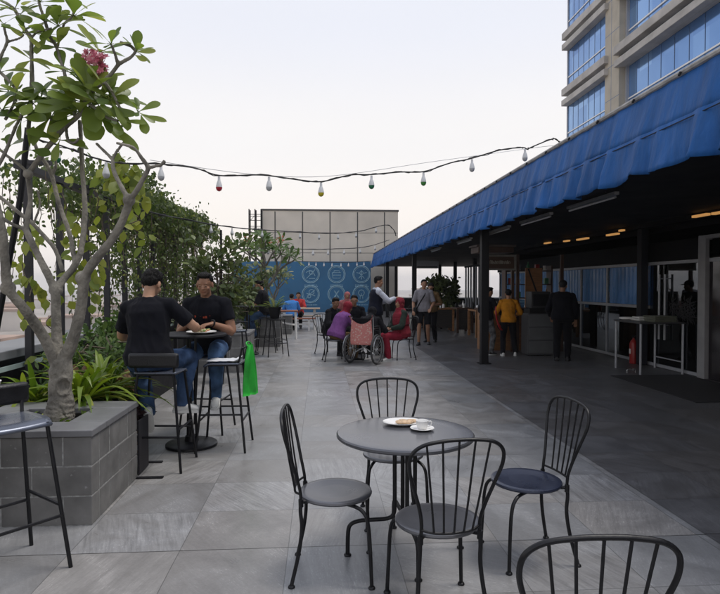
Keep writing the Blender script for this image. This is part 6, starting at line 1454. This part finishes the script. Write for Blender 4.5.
ds = thing('door_stop', 'small metal hook shaped door stop on the dark paving', 'door stop', (5.60, 10.05, .012)); MB().tube(bez([(-.09,0,0),(-.085,0,.06),(-.03,0,.075),(.03,0,.05)],4), .010, 6).tube(bez([(.09,.04,0),(.085,.04,.06),(.03,.02,.075)],4), .010, 6).build('hook', M['steel'], ds)

# kiosk_shelf done
# ------------------------------------------------------------------ light
SUN_EL, SUN_AZ = 66.0, 80.0      # degrees; azimuth clockwise from +Y
w = bpy.data.worlds.new('World'); sc.world = w; w.use_nodes = True
nt = w.node_tree; N = nt.nodes; L = nt.links; bg = N['Background']
sky = N.new('ShaderNodeTexSky'); sky.sky_type = 'NISHITA'; sky.sun_disc = False; sky.sun_elevation = R(SUN_EL); sky.sun_rotation = R(SUN_AZ); sky.dust_density = 4; sky.air_density = 1.2; sky.altitude = 60
# thin even cloud veils the blue: a pale layer by elevation, mixed over the sky
tc = N.new('ShaderNodeTexCoord'); sp = N.new('ShaderNodeSeparateXYZ'); L.new(tc.outputs['Generated'], sp.inputs[0])
rp = N.new('ShaderNodeValToRGB'); rp.color_ramp.interpolation = 'EASE'; e = rp.color_ramp.elements
e[0].position = 0.0; e[0].color = (.88,.81,.765,1); e[1].position = 1.0; e[1].color = (.52,.56,.66,1)
for p_, c in ((.10,(.88,.825,.78)),(.24,(.82,.80,.795)),(.42,(.73,.745,.81)),(.7,(.60,.64,.75))):
    q = e.new(p_); q.color = (*c, 1)
L.new(sp.outputs[2], rp.inputs[0])
nz = N.new('ShaderNodeTexNoise'); nz.inputs['Scale'].default_value = 1.6; nz.inputs['Detail'].default_value = 5; mp = N.new('ShaderNodeMapping'); mp.inputs['Scale'].default_value = (1,1,3.5); L.new(tc.outputs['Generated'], mp.inputs[0]); L.new(mp.outputs[0], nz.inputs['Vector'])
mr = N.new('ShaderNodeMapRange'); mr.inputs[3].default_value = 7.8; mr.inputs[4].default_value = 8.4; L.new(nz.outputs['Fac'], mr.inputs[0])
sc1 = N.new('ShaderNodeVectorMath'); sc1.operation = 'SCALE'; L.new(rp.outputs[0], sc1.inputs[0]); L.new(mr.outputs[0], sc1.inputs['Scale'])
mx = N.new('ShaderNodeMix'); mx.data_type = 'RGBA'; mx.inputs[0].default_value = .95; L.new(sky.outputs[0], mx.inputs[6]); L.new(sc1.outputs[0], mx.inputs[7])
L.new(mx.outputs[2], bg.inputs[0]); bg.inputs[1].default_value = .1
sl = bpy.data.lights.new('sun', 'SUN'); so = bpy.data.objects.new('sun', sl); COL.objects.link(so); sl.energy = 1.5; sl.angle = R(22); sl.color = (1, .95, .89)
az, el = R(SUN_AZ), R(SUN_EL); dirv = V((math.sin(az)*math.cos(el), math.cos(az)*math.cos(el), math.sin(el)))
so.rotation_euler = dirv.to_track_quat('Z', 'Y').to_euler()
vs = sc.view_settings; vs.view_transform = 'Standard'; vs.look = 'None'; vs.exposure = .6; vs.gamma = 1; vs.use_curve_mapping = False
sc.cycles.max_bounces = 6; sc.cycles.transparent_max_bounces = 10; sc.cycles.use_denoising = True

# ------------------------------------------------------------------ pale air between here and the far town
hm = bpy.data.materials.new('pale_haze'); hm.use_nodes = True; ht = hm.node_tree; ht.nodes.clear()
ho = ht.nodes.new('ShaderNodeOutputMaterial'); hv = ht.nodes.new('ShaderNodeVolumePrincipled'); hv.inputs['Color'].default_value = (.93,.93,.95,1); hv.inputs['Density'].default_value = .0005; hv.inputs['Anisotropy'].default_value = .2; ht.links.new(hv.outputs[0], ho.inputs['Volume'])
hb_ = MB().box((-1600,-700,-23.5),(1600,2700,38)).build('haze', hm, smooth=False); tag(hb_, 'pale haze over the far town', 'haze', kind='stuff')
